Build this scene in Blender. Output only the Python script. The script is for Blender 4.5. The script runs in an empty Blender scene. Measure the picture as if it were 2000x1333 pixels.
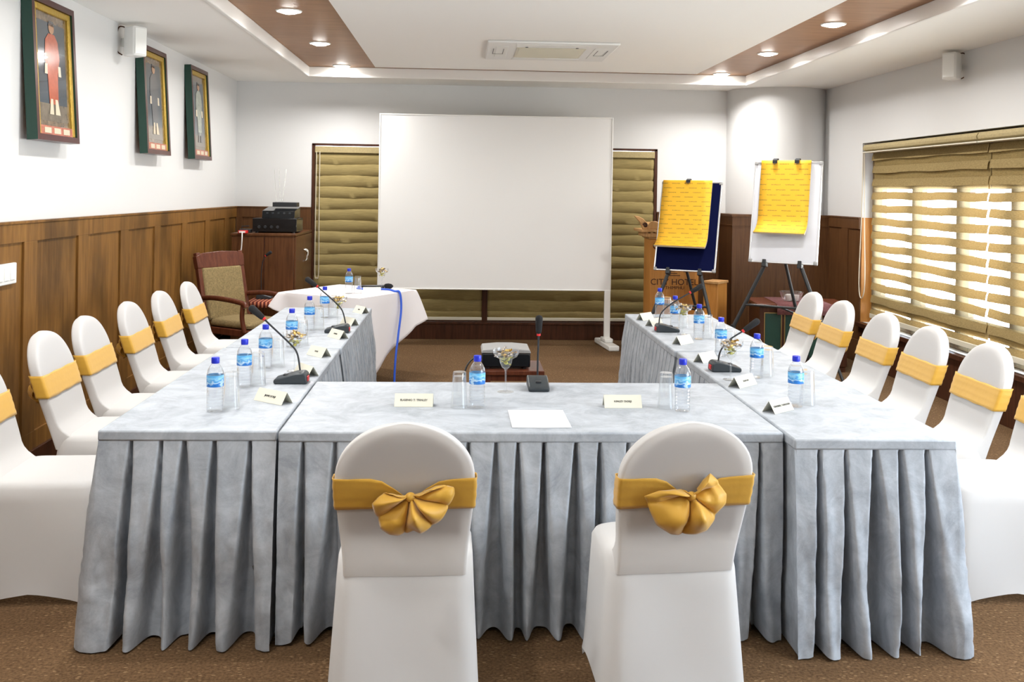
import bpy, bmesh, math, random
from mathutils import Vector, Matrix, noise
random.seed(7)
PI = math.pi
S = bpy.context.scene
C = S.collection

# ---------------------------------------------------------------- camera
TH, ROLL = math.atan(100/1900), 0.015
fw = Vector((math.sin(TH), math.cos(TH), 0)); rt = Vector((math.cos(TH), -math.sin(TH), 0)); up = Vector((0, 0, 1))
cr = rt*math.cos(ROLL) + up*math.sin(ROLL); cu = -rt*math.sin(ROLL) + up*math.cos(ROLL)
cam = bpy.data.cameras.new('camera'); cam.sensor_width = 36; cam.lens = 34.2; cam.shift_y = -0.1465
cam.clip_start = 0.05; cam.clip_end = 100
camo = bpy.data.objects.new('camera', cam); C.objects.link(camo)
camo.matrix_world = Matrix((( cr.x, cu.x, -fw.x, 0), (cr.y, cu.y, -fw.y, 0), (cr.z, cu.z, -fw.z, 1.63), (0, 0, 0, 1)))
S.camera = camo
# ---------------------------------------------------------------- world, exposure
w = bpy.data.worlds.new('daylight'); S.world = w; w.use_nodes = True
bg = w.node_tree.nodes['Background']; bg.inputs[0].default_value = (0.80, 0.90, 1.0, 1); bg.inputs[1].default_value = 12.0
wt = w.node_tree; wc = wt.nodes.new('ShaderNodeTexCoord'); ws_ = wt.nodes.new('ShaderNodeSeparateXYZ'); wt.links.new(wc.outputs['Generated'], ws_.inputs[0])
wr = wt.nodes.new('ShaderNodeMapRange'); wr.inputs[1].default_value = -0.04; wr.inputs[2].default_value = 0.04; wt.links.new(ws_.outputs[2], wr.inputs[0])
wm = wt.nodes.new('ShaderNodeMix'); wm.data_type = 'RGBA'; wt.links.new(wr.outputs[0], wm.inputs[0])
wm.inputs[6].default_value = (1.84, 1.88, 1.90, 1); wm.inputs[7].default_value = (0.66, 0.76, 0.88, 1)      # bright lower half added to light the ceiling, dimmer sky above
wt.links.new(wm.outputs[2], bg.inputs[0])
S.view_settings.view_transform = 'Standard'; S.view_settings.look = 'None'
S.view_settings.gamma = 1; S.view_settings.use_curve_mapping = False
S.view_settings.exposure = 0.37
S.cycles.max_bounces = 10; S.cycles.transparent_max_bounces = 24
S.cycles.sample_clamp_indirect = 6
S.cycles.caustics_reflective = False; S.cycles.caustics_refractive = False
DL_POWER, DL_COLOR = 18.5, (1.0, 0.98, 0.95)

def area(name, loc, rot, sx, sy, power, color, portal=False, spread=PI):
    l = bpy.data.lights.new(name, 'AREA'); l.shape = 'RECTANGLE'; l.size = sx; l.size_y = sy
    l.energy = power; l.color = color; l.spread = spread
    if portal: l.cycles.is_portal = True
    o = bpy.data.objects.new(name, l); C.objects.link(o); o.location = loc; o.rotation_euler = rot
    return o
# portals in the window openings of the right-hand wall (they guide the sky's own light)
area('window_portal', (4.12, 7.2, 1.05), (0, PI/2, 0), 1.3, 4.0, 1, (1, 1, 1), True)
area('window_portal', (4.12, 2.2, 1.25), (0, PI/2, 0), 1.75, 2.6, 1, (1, 1, 1), True)  # portal of the added out-of-view opening

# ---------------------------------------------------------------- materials
def nodes(name):
    m = bpy.data.materials.new(name); m.use_nodes = True
    nt = m.node_tree; b = nt.nodes['Principled BSDF']
    return m, nt, b
def L(nt, a, b): nt.links.new(a, b)
def mat(name, col, rough=0.6, metal=0.0, spec=0.5, sheen=0.0, bump=0.0, bscale=60.0, vary=0.0, vscale=8.0, stretch=(1, 1, 1), emit=None, estr=0.0, coat=0.0):
    m, nt, b = nodes(name)
    b.inputs['Base Color'].default_value = (*col, 1); b.inputs['Roughness'].default_value = rough
    b.inputs['Metallic'].default_value = metal; b.inputs['Specular IOR Level'].default_value = spec
    b.inputs['Sheen Weight'].default_value = sheen; b.inputs['Coat Weight'].default_value = coat
    if emit: b.inputs['Emission Color'].default_value = (*emit, 1); b.inputs['Emission Strength'].default_value = estr
    if bump or vary:
        tc = nt.nodes.new('ShaderNodeTexCoord'); mp = nt.nodes.new('ShaderNodeMapping'); mp.inputs['Scale'].default_value = stretch
        L(nt, tc.outputs['Object'], mp.inputs[0])
    if vary:
        n = nt.nodes.new('ShaderNodeTexNoise'); n.inputs['Scale'].default_value = vscale; n.inputs['Detail'].default_value = 6; n.inputs['Roughness'].default_value = 0.65
        L(nt, mp.outputs[0], n.inputs['Vector'])
        r = nt.nodes.new('ShaderNodeValToRGB'); r.color_ramp.elements[0].position = 0.3; r.color_ramp.elements[1].position = 0.7
        r.color_ramp.elements[0].color = (*[c*(1-vary) for c in col], 1); r.color_ramp.elements[1].color = (*[min(1, c*(1+vary)) for c in col], 1)
        L(nt, n.outputs[0], r.inputs[0]); L(nt, r.outputs[0], b.inputs['Base Color'])
    if bump:
        n2 = nt.nodes.new('ShaderNodeTexNoise'); n2.inputs['Scale'].default_value = bscale; n2.inputs['Detail'].default_value = 4
        L(nt, mp.outputs[0], n2.inputs['Vector'])
        bp = nt.nodes.new('ShaderNodeBump'); bp.inputs['Strength'].default_value = bump; bp.inputs['Distance'].default_value = 0.01
        L(nt, n2.outputs[0], bp.inputs['Height']); L(nt, bp.outputs[0], b.inputs['Normal'])
    return m
def wood(name, dark, light, rough=0.38, scale=3.0, axis=2, stain=0.0):
    m, nt, b = nodes(name)
    tc = nt.nodes.new('ShaderNodeTexCoord'); mp = nt.nodes.new('ShaderNodeMapping')
    sc = [14.0, 14.0, 14.0]; sc[axis] = 0.9; mp.inputs['Scale'].default_value = sc
    L(nt, tc.outputs['Object'], mp.inputs[0])
    n = nt.nodes.new('ShaderNodeTexNoise'); n.inputs['Scale'].default_value = scale; n.inputs['Detail'].default_value = 7; n.inputs['Roughness'].default_value = 0.6; n.inputs['Distortion'].default_value = 0.4
    L(nt, mp.outputs[0], n.inputs['Vector'])
    r = nt.nodes.new('ShaderNodeValToRGB'); r.color_ramp.elements[0].position = 0.3; r.color_ramp.elements[1].position = 0.72
    r.color_ramp.elements[0].color = (*dark, 1); r.color_ramp.elements[1].color = (*light, 1)
    L(nt, n.outputs[0], r.inputs[0]); out = r.outputs[0]
    if stain:
        mp2 = nt.nodes.new('ShaderNodeMapping'); mp2.inputs['Scale'].default_value = (1.6, 1.6, 0.55); L(nt, tc.outputs['Object'], mp2.inputs[0])
        n3 = nt.nodes.new('ShaderNodeTexNoise'); n3.inputs['Scale'].default_value = 2.2; n3.inputs['Detail'].default_value = 5; L(nt, mp2.outputs[0], n3.inputs['Vector'])
        r3 = nt.nodes.new('ShaderNodeValToRGB'); r3.color_ramp.elements[0].position = 0.36; r3.color_ramp.elements[1].position = 0.55
        r3.color_ramp.elements[0].color = (1-stain, 1-stain, 1-stain, 1); r3.color_ramp.elements[1].color = (1, 1, 1, 1)
        L(nt, n3.outputs[0], r3.inputs[0])
        mx = nt.nodes.new('ShaderNodeMix'); mx.data_type = 'RGBA'; mx.blend_type = 'MULTIPLY'; mx.inputs[0].default_value = 1
        L(nt, out, mx.inputs[6]); L(nt, r3.outputs[0], mx.inputs[7]); out = mx.outputs[2]
    L(nt, out, b.inputs['Base Color']); b.inputs['Roughness'].default_value = rough; b.inputs['Specular IOR Level'].default_value = 0.25
    return m
def clear(name, tint, refl, rough=0.02, facing=0.25, haze=0.0):
    m = bpy.data.materials.new(name); m.use_nodes = True; nt = m.node_tree; nt.nodes.clear()
    o = nt.nodes.new('ShaderNodeOutputMaterial'); t = nt.nodes.new('ShaderNodeBsdfTransparent'); t.inputs[0].default_value = (*tint, 1)
    g = nt.nodes.new('ShaderNodeBsdfGlossy'); g.inputs['Roughness'].default_value = rough; g.inputs[0].default_value = (refl, refl, refl, 1)
    lw = nt.nodes.new('ShaderNodeLayerWeight'); lw.inputs[0].default_value = 0.5
    pw = nt.nodes.new('ShaderNodeMath'); pw.operation = 'POWER'; pw.inputs[1].default_value = 2.4; L(nt, lw.outputs['Facing'], pw.inputs[0])
    ma = nt.nodes.new('ShaderNodeMath'); ma.operation = 'MULTIPLY_ADD'; ma.inputs[1].default_value = facing; ma.inputs[2].default_value = 0.035; L(nt, pw.outputs[0], ma.inputs[0])
    mx = nt.nodes.new('ShaderNodeMixShader'); L(nt, ma.outputs[0], mx.inputs[0]); L(nt, t.outputs[0], mx.inputs[1]); L(nt, g.outputs[0], mx.inputs[2])
    last = mx
    if haze:
        d = nt.nodes.new('ShaderNodeBsdfDiffuse'); d.inputs[0].default_value = (0.85, 0.9, 0.95, 1)
        m2 = nt.nodes.new('ShaderNodeMixShader'); m2.inputs[0].default_value = haze; L(nt, mx.outputs[0], m2.inputs[1]); L(nt, d.outputs[0], m2.inputs[2]); last = m2
    L(nt, last.outputs[0], o.inputs[0]); return m
def cloth_thin(name, col, trans, trans_col=None, transparent=0.0, rough=0.9, vary=0.0, vscale=30, stretch=(1, 1, 1)):
    """fabric that lets part of the light through"""
    m = bpy.data.materials.new(name); m.use_nodes = True; nt = m.node_tree; nt.nodes.clear()
    o = nt.nodes.new('ShaderNodeOutputMaterial'); d = nt.nodes.new('ShaderNodeBsdfDiffuse'); d.inputs[0].default_value = (*col, 1)
    t = nt.nodes.new('ShaderNodeBsdfTranslucent'); t.inputs[0].default_value = (*(trans_col or col), 1)
    mx = nt.nodes.new('ShaderNodeMixShader'); mx.inputs[0].default_value = trans; L(nt, d.outputs[0], mx.inputs[1]); L(nt, t.outputs[0], mx.inputs[2])
    last = mx
    if vary:
        tc = nt.nodes.new('ShaderNodeTexCoord'); mp = nt.nodes.new('ShaderNodeMapping'); mp.inputs['Scale'].default_value = stretch; L(nt, tc.outputs['Object'], mp.inputs[0])
        n = nt.nodes.new('ShaderNodeTexNoise'); n.inputs['Scale'].default_value = vscale; n.inputs['Detail'].default_value = 5; L(nt, mp.outputs[0], n.inputs['Vector'])
        r = nt.nodes.new('ShaderNodeValToRGB'); r.color_ramp.elements[0].position = 0.3; r.color_ramp.elements[1].position = 0.7
        r.color_ramp.elements[0].color = (*[c*(1-vary) for c in col], 1); r.color_ramp.elements[1].color = (*[min(1, c*(1+vary)) for c in col], 1)
        L(nt, n.outputs[0], r.inputs[0]); L(nt, r.outputs[0], d.inputs[0])
    if transparent:
        tr = nt.nodes.new('ShaderNodeBsdfTransparent'); m2 = nt.nodes.new('ShaderNodeMixShader'); m2.inputs[0].default_value = transparent
        L(nt, mx.outputs[0], m2.inputs[1]); L(nt, tr.outputs[0], m2.inputs[2]); last = m2
    L(nt, last.outputs[0], o.inputs[0]); return m

M = {}
M['wall'] = mat('white_wall_paint', (0.69, 0.69, 0.685), 0.45, spec=0.3, bump=0.02, bscale=25)
M['ceil'] = mat('white_ceiling_paint', (0.93, 0.92, 0.89), 0.7, spec=0.2)
M['lip'] = mat('white_gloss_trim', (0.86, 0.85, 0.82), 0.35)
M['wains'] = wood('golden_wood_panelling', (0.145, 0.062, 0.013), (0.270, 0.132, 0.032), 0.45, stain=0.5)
M['wains_shaded'] = wood('shaded_wood_panelling', (0.075, 0.031, 0.011), (0.135, 0.060, 0.022), 0.42)  # darker copy of the golden panelling, shade at back and right painted in
M['band'] = wood('ceiling_wood_band', (0.27, 0.135, 0.062), (0.42, 0.225, 0.110), 0.42, axis=0)
M['darkwood'] = wood('dark_stained_wood', (0.035, 0.012, 0.006), (0.085, 0.030, 0.014), 0.35)
M['redwood'] = wood('mahogany_wood', (0.075, 0.020, 0.010), (0.15, 0.045, 0.022), 0.30)
M['cabwood'] = wood('cabinet_wood', (0.070, 0.026, 0.009), (0.140, 0.056, 0.020), 0.35)
M['podwood'] = wood('lectern_wood', (0.42, 0.170, 0.035), (0.60, 0.27, 0.065), 0.40)
M['carve'] = wood('carved_wood', (0.40, 0.20, 0.07), (0.62, 0.36, 0.15), 0.45)
M['cover'] = cloth_thin('white_stretch_fabric', (0.90, 0.90, 0.90), 0.42, (0.90, 0.89, 0.87))
M['inner'] = mat('brown_chair_pad', (0.17, 0.105, 0.065), 0.8)
M['sash'] = mat('gold_satin', (0.66, 0.37, 0.045), 0.48, sheen=0.25, spec=0.4, bump=0.10, bscale=26)
M['cap'] = mat('blue_cap_plastic', (0.012, 0.03, 0.55), 0.35)
M['bottle'] = clear('clear_bottle_plastic', (0.97, 0.98, 0.99), 0.95, 0.05, 1.0, 0.035)
M['water'] = clear('still_water', (0.985, 0.99, 0.995), 0.7, 0.02, 0.25)
M['glass'] = clear('clear_drinking_glass', (0.98, 0.985, 0.985), 1.0, 0.03, 0.75, 0.05)
M['pane'] = clear('window_glass', (0.96, 0.97, 0.97), 0.9, 0.0, 0.2)
M['black'] = mat('black_plastic', (0.018, 0.020, 0.024), 0.42)
M['micgrey'] = mat('charcoal_plastic', (0.028, 0.036, 0.042), 0.40, bump=0.05, bscale=300)
M['foam'] = mat('black_foam', (0.010, 0.010, 0.011), 0.95)
M['red'] = mat('red_plastic', (0.60, 0.02, 0.02), 0.4)
M['ivory'] = mat('ivory_card', (0.74, 0.72, 0.61), 0.7)
M['print'] = mat('grey_print', (0.10, 0.10, 0.09), 0.8)
M['paper'] = mat('white_paper', (0.88, 0.89, 0.92), 0.8)
M['goldfoil'] = mat('gold_foil', (0.62, 0.42, 0.13), 0.28, metal=0.85)
M['silverfoil'] = mat('silver_foil', (0.55, 0.50, 0.45), 0.25, metal=0.9)
M['greenfoil'] = mat('yellow_green_foil', (0.50, 0.46, 0.06), 0.35, metal=0.3)
M['screen'] = mat('matt_screen_fabric', (0.80, 0.80, 0.79), 0.85, spec=0.1)
M['whitemetal'] = mat('white_painted_metal', (0.80, 0.80, 0.77), 0.4)
M['alu'] = mat('aluminium', (0.72, 0.73, 0.75), 0.3, metal=0.7)
M['navy'] = mat('navy_felt', (0.003, 0.005, 0.038), 0.95, spec=0.1)
M['whiteboard'] = mat('gloss_whiteboard', (0.74, 0.76, 0.82), 0.12, coat=0.4)
M['easelblack'] = mat('black_metal_tube', (0.016, 0.018, 0.020), 0.4)
M['brass'] = mat('brass', (0.62, 0.45, 0.18), 0.3, metal=0.9)
M['chrome'] = mat('chrome', (0.7, 0.7, 0.68), 0.2, metal=1.0)
M['whitecloth'] = mat('white_cotton_cloth', (0.80, 0.77, 0.78), 0.85, spec=0.1, bump=0.05, bscale=9)
M['blue'] = mat('blue_cable', (0.02, 0.10, 0.62), 0.5)
M['green'] = mat('dark_green_paint', (0.006, 0.040, 0.026), 0.45)
M['maroon'] = mat('maroon_lacquer', (0.060, 0.012, 0.010), 0.3, vary=0.3, vscale=20)
M['gold'] = mat('gilded_moulding', (0.55, 0.36, 0.06), 0.35, metal=0.5, bump=0.6, bscale=90)
M['mount'] = mat('mottled_mount', (0.18, 0.13, 0.085), 0.15, vary=0.5, vscale=25, coat=0.6)
M['pic'] = mat('blue_grey_print', (0.055, 0.070, 0.085), 0.12, vary=0.4, vscale=6, coat=0.7)
M['picfloor'] = mat('faded_print_floor', (0.16, 0.13, 0.095), 0.15, vary=0.4, vscale=14, coat=0.7)
M['robe'] = mat('orange_red_print', (0.42, 0.085, 0.035), 0.2, vary=0.25, vscale=15, coat=0.6)
M['robe2'] = mat('dark_print', (0.115, 0.115, 0.12), 0.15, vary=0.3, vscale=15, coat=0.7)
M['robe3'] = mat('pale_green_print', (0.33, 0.36, 0.30), 0.2, vary=0.25, vscale=15, coat=0.6)
M['skin'] = mat('skin_print', (0.42, 0.24, 0.14), 0.3)
M['cream'] = mat('cream_print', (0.60, 0.52, 0.38), 0.3)
M['banner'] = mat('red_caption_band', (0.42, 0.13, 0.08), 0.3, vary=0.4, vscale=30)
M['uphol'] = mat('tan_woven_upholstery', (0.24, 0.175, 0.075), 0.9, vary=0.35, vscale=70, bump=0.3, bscale=200)
M['striped'] = None
M['whiteplastic'] = mat('white_plastic', (0.80, 0.80, 0.78), 0.4)
M['greyplastic'] = mat('light_grey_plastic', (0.34, 0.34, 0.34), 0.35)
M['egg'] = mat('pale_cup_ceramic', (0.72, 0.68, 0.62), 0.4)
M['runner'] = mat('plum_woven_runner', (0.16, 0.055, 0.055), 0.9, vary=0.4, vscale=50)
M['rail'] = mat('pale_rail', (0.66, 0.62, 0.50), 0.45)
M['olive'] = cloth_thin('olive_blind_fabric', (0.300, 0.225, 0.105), 0.05, (0.45, 0.27, 0.09), vary=0.22, vscale=40, stretch=(1, 1, 6))
M['sheer'] = cloth_thin('sheer_blind_mesh', (0.42, 0.32, 0.13), 0.5, (0.8, 0.66, 0.4), transparent=0.74)
M['olivedim'] = mat('olive_blind_fabric_closed', (0.315, 0.245, 0.105), 0.9, spec=0.1, vary=0.2, vscale=30, stretch=(0.3, 1, 5))
M['cassette'] = mat('khaki_cassette_cover', (0.40, 0.32, 0.16), 0.8, vary=0.15, vscale=60)
M['lampglow'] = mat('lamp_lens', (1, 1, 1), 0.3, emit=(1.0, 0.97, 0.92), estr=40)
M['cord'] = mat('cream_cord', (0.62, 0.55, 0.42), 0.6)
M['lcd'] = mat('dark_screen', (0.006, 0.007, 0.009), 0.15)

def m_cloth():
    m, nt, b = nodes('silver_crushed_velvet')
    tc = nt.nodes.new('ShaderNodeTexCoord')
    n = nt.nodes.new('ShaderNodeTexNoise'); n.inputs['Scale'].default_value = 7; n.inputs['Detail'].default_value = 9; n.inputs['Roughness'].default_value = 0.72; n.inputs['Distortion'].default_value = 0.6
    L(nt, tc.outputs['Object'], n.inputs['Vector'])
    r = nt.nodes.new('ShaderNodeValToRGB'); r.color_ramp.elements[0].position = 0.34; r.color_ramp.elements[1].position = 0.66
    r.color_ramp.elements[0].color = (0.285, 0.315, 0.355, 1); r.color_ramp.elements[1].color = (0.48, 0.52, 0.570, 1)
    L(nt, n.outputs[0], r.inputs[0]); L(nt, r.outputs[0], b.inputs['Base Color'])
    b.inputs['Roughness'].default_value = 0.55; b.inputs['Specular IOR Level'].default_value = 0.35
    b.inputs['Sheen Weight'].default_value = 0.15; b.inputs['Sheen Roughness'].default_value = 0.4
    n2 = nt.nodes.new('ShaderNodeTexNoise'); n2.inputs['Scale'].default_value = 22; n2.inputs['Detail'].default_value = 6
    L(nt, tc.outputs['Object'], n2.inputs['Vector'])
    bp = nt.nodes.new('ShaderNodeBump'); bp.inputs['Strength'].default_value = 0.25; bp.inputs['Distance'].default_value = 0.01
    L(nt, n2.outputs[0], bp.inputs['Height']); L(nt, bp.outputs[0], b.inputs['Normal'])
    return m
M['cloth'] = m_cloth()
def m_carpet():
    m, nt, b = nodes('brown_flecked_carpet')
    tc = nt.nodes.new('ShaderNodeTexCoord')
    n = nt.nodes.new('ShaderNodeTexNoise'); n.inputs['Scale'].default_value = 90; n.inputs['Detail'].default_value = 4; L(nt, tc.outputs['Object'], n.inputs['Vector'])
    r = nt.nodes.new('ShaderNodeValToRGB'); r.color_ramp.elements[0].position = 0.35; r.color_ramp.elements[1].position = 0.7
    r.color_ramp.elements[0].color = (0.090, 0.052, 0.026, 1); r.color_ramp.elements[1].color = (0.185, 0.110, 0.055, 1)
    L(nt, n.outputs[0], r.inputs[0])
    v = nt.nodes.new('ShaderNodeTexVoronoi'); v.feature = 'DISTANCE_TO_EDGE'; v.inputs['Scale'].default_value = 13
    v2 = nt.nodes.new('ShaderNodeTexVoronoi'); v2.inputs['Scale'].default_value = 26; v2.inputs['Randomness'].default_value = 1.0
    mp = nt.nodes.new('ShaderNodeMapping'); mp.inputs['Rotation'].default_value = (0, 0, 0.6); mp.inputs['Scale'].default_value = (1, 2.2, 1); L(nt, tc.outputs['Object'], mp.inputs[0])
    L(nt, mp.outputs[0], v2.inputs['Vector'])
    lt = nt.nodes.new('ShaderNodeMath'); lt.operation = 'LESS_THAN'; lt.inputs[1].default_value = 0.17; L(nt, v2.outputs['Distance'], lt.inputs[0])
    ml = nt.nodes.new('ShaderNodeMath'); ml.operation = 'MULTIPLY'; ml.inputs[1].default_value = 0.55; L(nt, lt.outputs[0], ml.inputs[0])
    mx = nt.nodes.new('ShaderNodeMix'); mx.data_type = 'RGBA'; L(nt, ml.outputs[0], mx.inputs[0]); L(nt, r.outputs[0], mx.inputs[6]); mx.inputs[7].default_value = (0.36, 0.24, 0.13, 1)
    L(nt, mx.outputs[2], b.inputs['Base Color']); b.inputs['Roughness'].default_value = 0.95; b.inputs['Specular IOR Level'].default_value = 0.1
    bp = nt.nodes.new('ShaderNodeBump'); bp.inputs['Strength'].default_value = 0.4; bp.inputs['Distance'].default_value = 0.01
    L(nt, n.outputs[0], bp.inputs['Height']); L(nt, bp.outputs[0], b.inputs['Normal'])
    return m
M['carpet'] = m_carpet()
def m_pad():
    """yellow flip-chart sheet printed with staggered rows of small dark dashes of writing (UV in metres)"""
    m, nt, b = nodes('yellow_printed_sheet')
    uv = nt.nodes.new('ShaderNodeUVMap'); sx = nt.nodes.new('ShaderNodeSeparateXYZ'); L(nt, uv.outputs[0], sx.inputs[0])
    def math(op, a, bb=None, c=None):
        k = nt.nodes.new('ShaderNodeMath'); k.operation = op
        for i, x in enumerate((a, bb, c)):
            if x is None: continue
            if isinstance(x, (int, float)): k.inputs[i].default_value = x
            else: L(nt, x, k.inputs[i])
        return k.outputs[0]
    row = math('DIVIDE', sx.outputs[1], 0.046); fr = math('FRACT', row); fl = math('FLOOR', row)
    col = math('ADD', math('DIVIDE', sx.outputs[0], 0.125), math('MULTIPLY', fl, 0.37)); fc = math('FRACT', col)
    a = math('MULTIPLY', math('GREATER_THAN', fr, 0.40), math('LESS_THAN', fr, 0.56))
    c2 = math('MULTIPLY', math('GREATER_THAN', fc, 0.12), math('LESS_THAN', fc, 0.78))
    n = nt.nodes.new('ShaderNodeTexNoise'); n.inputs['Scale'].default_value = 160; n.inputs['Detail'].default_value = 2; L(nt, uv.outputs[0], n.inputs['Vector'])
    msk = math('MULTIPLY', math('MULTIPLY', a, c2), math('GREATER_THAN', n.outputs[0], 0.44))
    mx = nt.nodes.new('ShaderNodeMix'); mx.data_type = 'RGBA'; L(nt, msk, mx.inputs[0])
    mx.inputs[6].default_value = (0.86, 0.47, 0.022, 1); mx.inputs[7].default_value = (0.36, 0.20, 0.025, 1)
    L(nt, mx.outputs[2], b.inputs['Base Color']); b.inputs['Roughness'].default_value = 0.7
    return m
M['pad'] = m_pad()
def m_label():
    """blue bottle label: pale band, darker mountains and a white wave"""
    m, nt, b = nodes('blue_bottle_label')
    tc = nt.nodes.new('ShaderNodeTexCoord'); mp = nt.nodes.new('ShaderNodeMapping'); mp.inputs['Scale'].default_value = (1, 1, 1.5); L(nt, tc.outputs['Object'], mp.inputs[0])
    n = nt.nodes.new('ShaderNodeTexNoise'); n.inputs['Scale'].default_value = 38; n.inputs['Detail'].default_value = 3; L(nt, mp.outputs[0], n.inputs['Vector'])
    sx = nt.nodes.new('ShaderNodeSeparateXYZ'); L(nt, tc.outputs['Object'], sx.inputs[0])
    ad = nt.nodes.new('ShaderNodeMath'); ad.operation = 'MULTIPLY_ADD'; L(nt, n.outputs[0], ad.inputs[0]); ad.inputs[1].default_value = 0.055; L(nt, sx.outputs[2], ad.inputs[2])
    mr = nt.nodes.new('ShaderNodeMapRange'); mr.inputs[1].default_value = 0.112; mr.inputs[2].default_value = 0.188; L(nt, ad.outputs[0], mr.inputs[0])
    r = nt.nodes.new('ShaderNodeValToRGB'); e = r.color_ramp.elements; r.color_ramp.interpolation = 'LINEAR'
    e[0].position = 0.0; e[0].color = (0.01, 0.10, 0.50, 1); e[1].position = 1.0; e[1].color = (0.10, 0.38, 0.75, 1)
    for p, c in ((0.28, (0.02, 0.20, 0.62)), (0.36, (0.55, 0.75, 0.92)), (0.46, (0.05, 0.32, 0.72)), (0.58, (0.30, 0.62, 0.90)), (0.72, (0.12, 0.45, 0.82))):
        k = e.new(p); k.color = (*c, 1)
    L(nt, mr.outputs[0], r.inputs[0]); L(nt, r.outputs[0], b.inputs['Base Color']); b.inputs['Roughness'].default_value = 0.35
    return m
M['label'] = m_label()
def m_striped():
    m, nt, b = nodes('red_striped_weave')
    tc = nt.nodes.new('ShaderNodeTexCoord'); wv = nt.nodes.new('ShaderNodeTexWave'); wv.inputs['Scale'].default_value = 9; wv.inputs['Distortion'].default_value = 0.3
    L(nt, tc.outputs['Object'], wv.inputs['Vector'])
    r = nt.nodes.new('ShaderNodeValToRGB'); e = r.color_ramp.elements
    e[0].position = 0.1; e[0].color = (0.05, 0.02, 0.015, 1); e[1].position = 0.9; e[1].color = (0.60, 0.30, 0.16, 1)
    k = e.new(0.35); k.color = (0.36, 0.04, 0.02, 1); k = e.new(0.75); k.color = (0.42, 0.06, 0.03, 1)
    L(nt, wv.outputs[0], r.inputs[0]); L(nt, r.outputs[0], b.inputs['Base Color']); b.inputs['Roughness'].default_value = 0.9
    return m
M['striped'] = m_striped()

# ---------------------------------------------------------------- mesh helpers
class MB:
    def __init__(s): s.v, s.f, s.mi, s.uv = [], [], [], {}
    def face(s, idx, mi=0): s.f.append(tuple(idx)); s.mi.append(mi)
    def box(s, x0, x1, y0, y1, z0, z1, mi=0):
        b = len(s.v); s.v += [(x, y, z) for z in (z0, z1) for y in (y0, y1) for x in (x0, x1)]
        for q in ((0, 2, 3, 1), (4, 5, 7, 6), (0, 1, 5, 4), (2, 6, 7, 3), (0, 4, 6, 2), (1, 3, 7, 5)): s.face([b+i for i in q], mi)
        return s
    def rows(s, rows, closed=True, cap0=False, cap1=False, mi=0):
        b = len(s.v); n = len(rows[0])
        for r in rows: s.v += [tuple(p) for p in r]
        for i in range(len(rows)-1):
            for j in range(n if closed else n-1):
                k = (j+1) % n; s.face((b+i*n+j, b+i*n+k, b+(i+1)*n+k, b+(i+1)*n+j), mi)
        if cap0: s.face([b+j for j in range(n)][::-1], mi)
        if cap1: s.face([b+(len(rows)-1)*n+j for j in range(n)], mi)
        return s
    def lathe(s, prof, n=24, c=(0, 0, 0), mi=0, cap0=False, cap1=False):
        return s.rows([[(c[0]+r*math.cos(2*PI*k/n), c[1]+r*math.sin(2*PI*k/n), c[2]+z) for k in range(n)] for r, z in prof], True, cap0, cap1, mi)
    def tube(s, pts, r, n=8, mi=0, cap=True):
        pts = [Vector(p) for p in pts]; rows = []
        rr = r if isinstance(r, (list, tuple)) else [r]*len(pts)
        prev = None
        for i, p in enumerate(pts):
            t = (pts[min(i+1, len(pts)-1)] - pts[max(i-1, 0)]).normalized()
            if prev is None:
                a = Vector((0, 0, 1)) if abs(t.z) < 0.9 else Vector((1, 0, 0)); x = t.cross(a).normalized()
            else:
                x = (prev - t*prev.dot(t)).normalized()
            prev = x; y = t.cross(x)
            rows.append([p + (x*math.cos(2*PI*k/n) + y*math.sin(2*PI*k/n))*rr[i] for k in range(n)])
        return s.rows(rows, True, cap, cap, mi)
    def prism(s, poly, a, b, axis=1, mi=0):
        """poly in the two other axes, extruded from a to b along axis"""
        def P(u, v, t): return {0: (t, u, v), 1: (u, t, v), 2: (u, v, t)}[axis]
        n = len(poly); k = len(s.v); s.v += [P(u, v, a) for u, v in poly] + [P(u, v, b) for u, v in poly]
        s.face([k+i for i in range(n)][::-1], mi); s.face([k+n+i for i in range(n)], mi)
        for i in range(n): j = (i+1) % n; s.face((k+i, k+j, k+n+j, k+n+i), mi)
        return s
    def ball(s, c, r, n=12, mi=0, sc=(1, 1, 1)):
        rows = [[(c[0]+sc[0]*r*math.sin(PI*i/n)*math.cos(2*PI*k/n), c[1]+sc[1]*r*math.sin(PI*i/n)*math.sin(2*PI*k/n), c[2]-sc[2]*r*math.cos(PI*i/n)) for k in range(n)] for i in range(1, n)]
        return s.rows(rows, True, True, True, mi)
    def xf(s, m): s.v = [tuple(m @ Vector(p)) for p in s.v]; return s
    def build(s, name, mats, parent=None, smooth=35, bevel=0.0, loc=None, rot=None, solid=0.0, fix=True):
        me = bpy.data.meshes.new(name); me.from_pydata(s.v, [], s.f)
        for m in (mats if isinstance(mats, (list, tuple)) else [mats]): me.materials.append(m)
        for p, i in zip(me.polygons, s.mi): p.material_index = i
        if fix:
            bm = bmesh.new(); bm.from_mesh(me); bmesh.ops.recalc_face_normals(bm, faces=bm.faces); bm.to_mesh(me); bm.free()
        if smooth:
            me.polygons.foreach_set('use_smooth', [True]*len(me.polygons)); me.set_sharp_from_angle(angle=math.radians(smooth))
        me.update()
        o = bpy.data.objects.new(name, me); C.objects.link(o)
        if parent: o.parent = parent
        if loc: o.location = loc
        if rot: o.rotation_euler = rot
        if solid:
            d = o.modifiers.new('thickness', 'SOLIDIFY'); d.thickness = solid; d.offset = 0
        if bevel:
            d = o.modifiers.new('edges', 'BEVEL'); d.width = bevel; d.segments = 2; d.limit_method = 'ANGLE'; d.angle_limit = math.radians(40)
        return o
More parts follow.
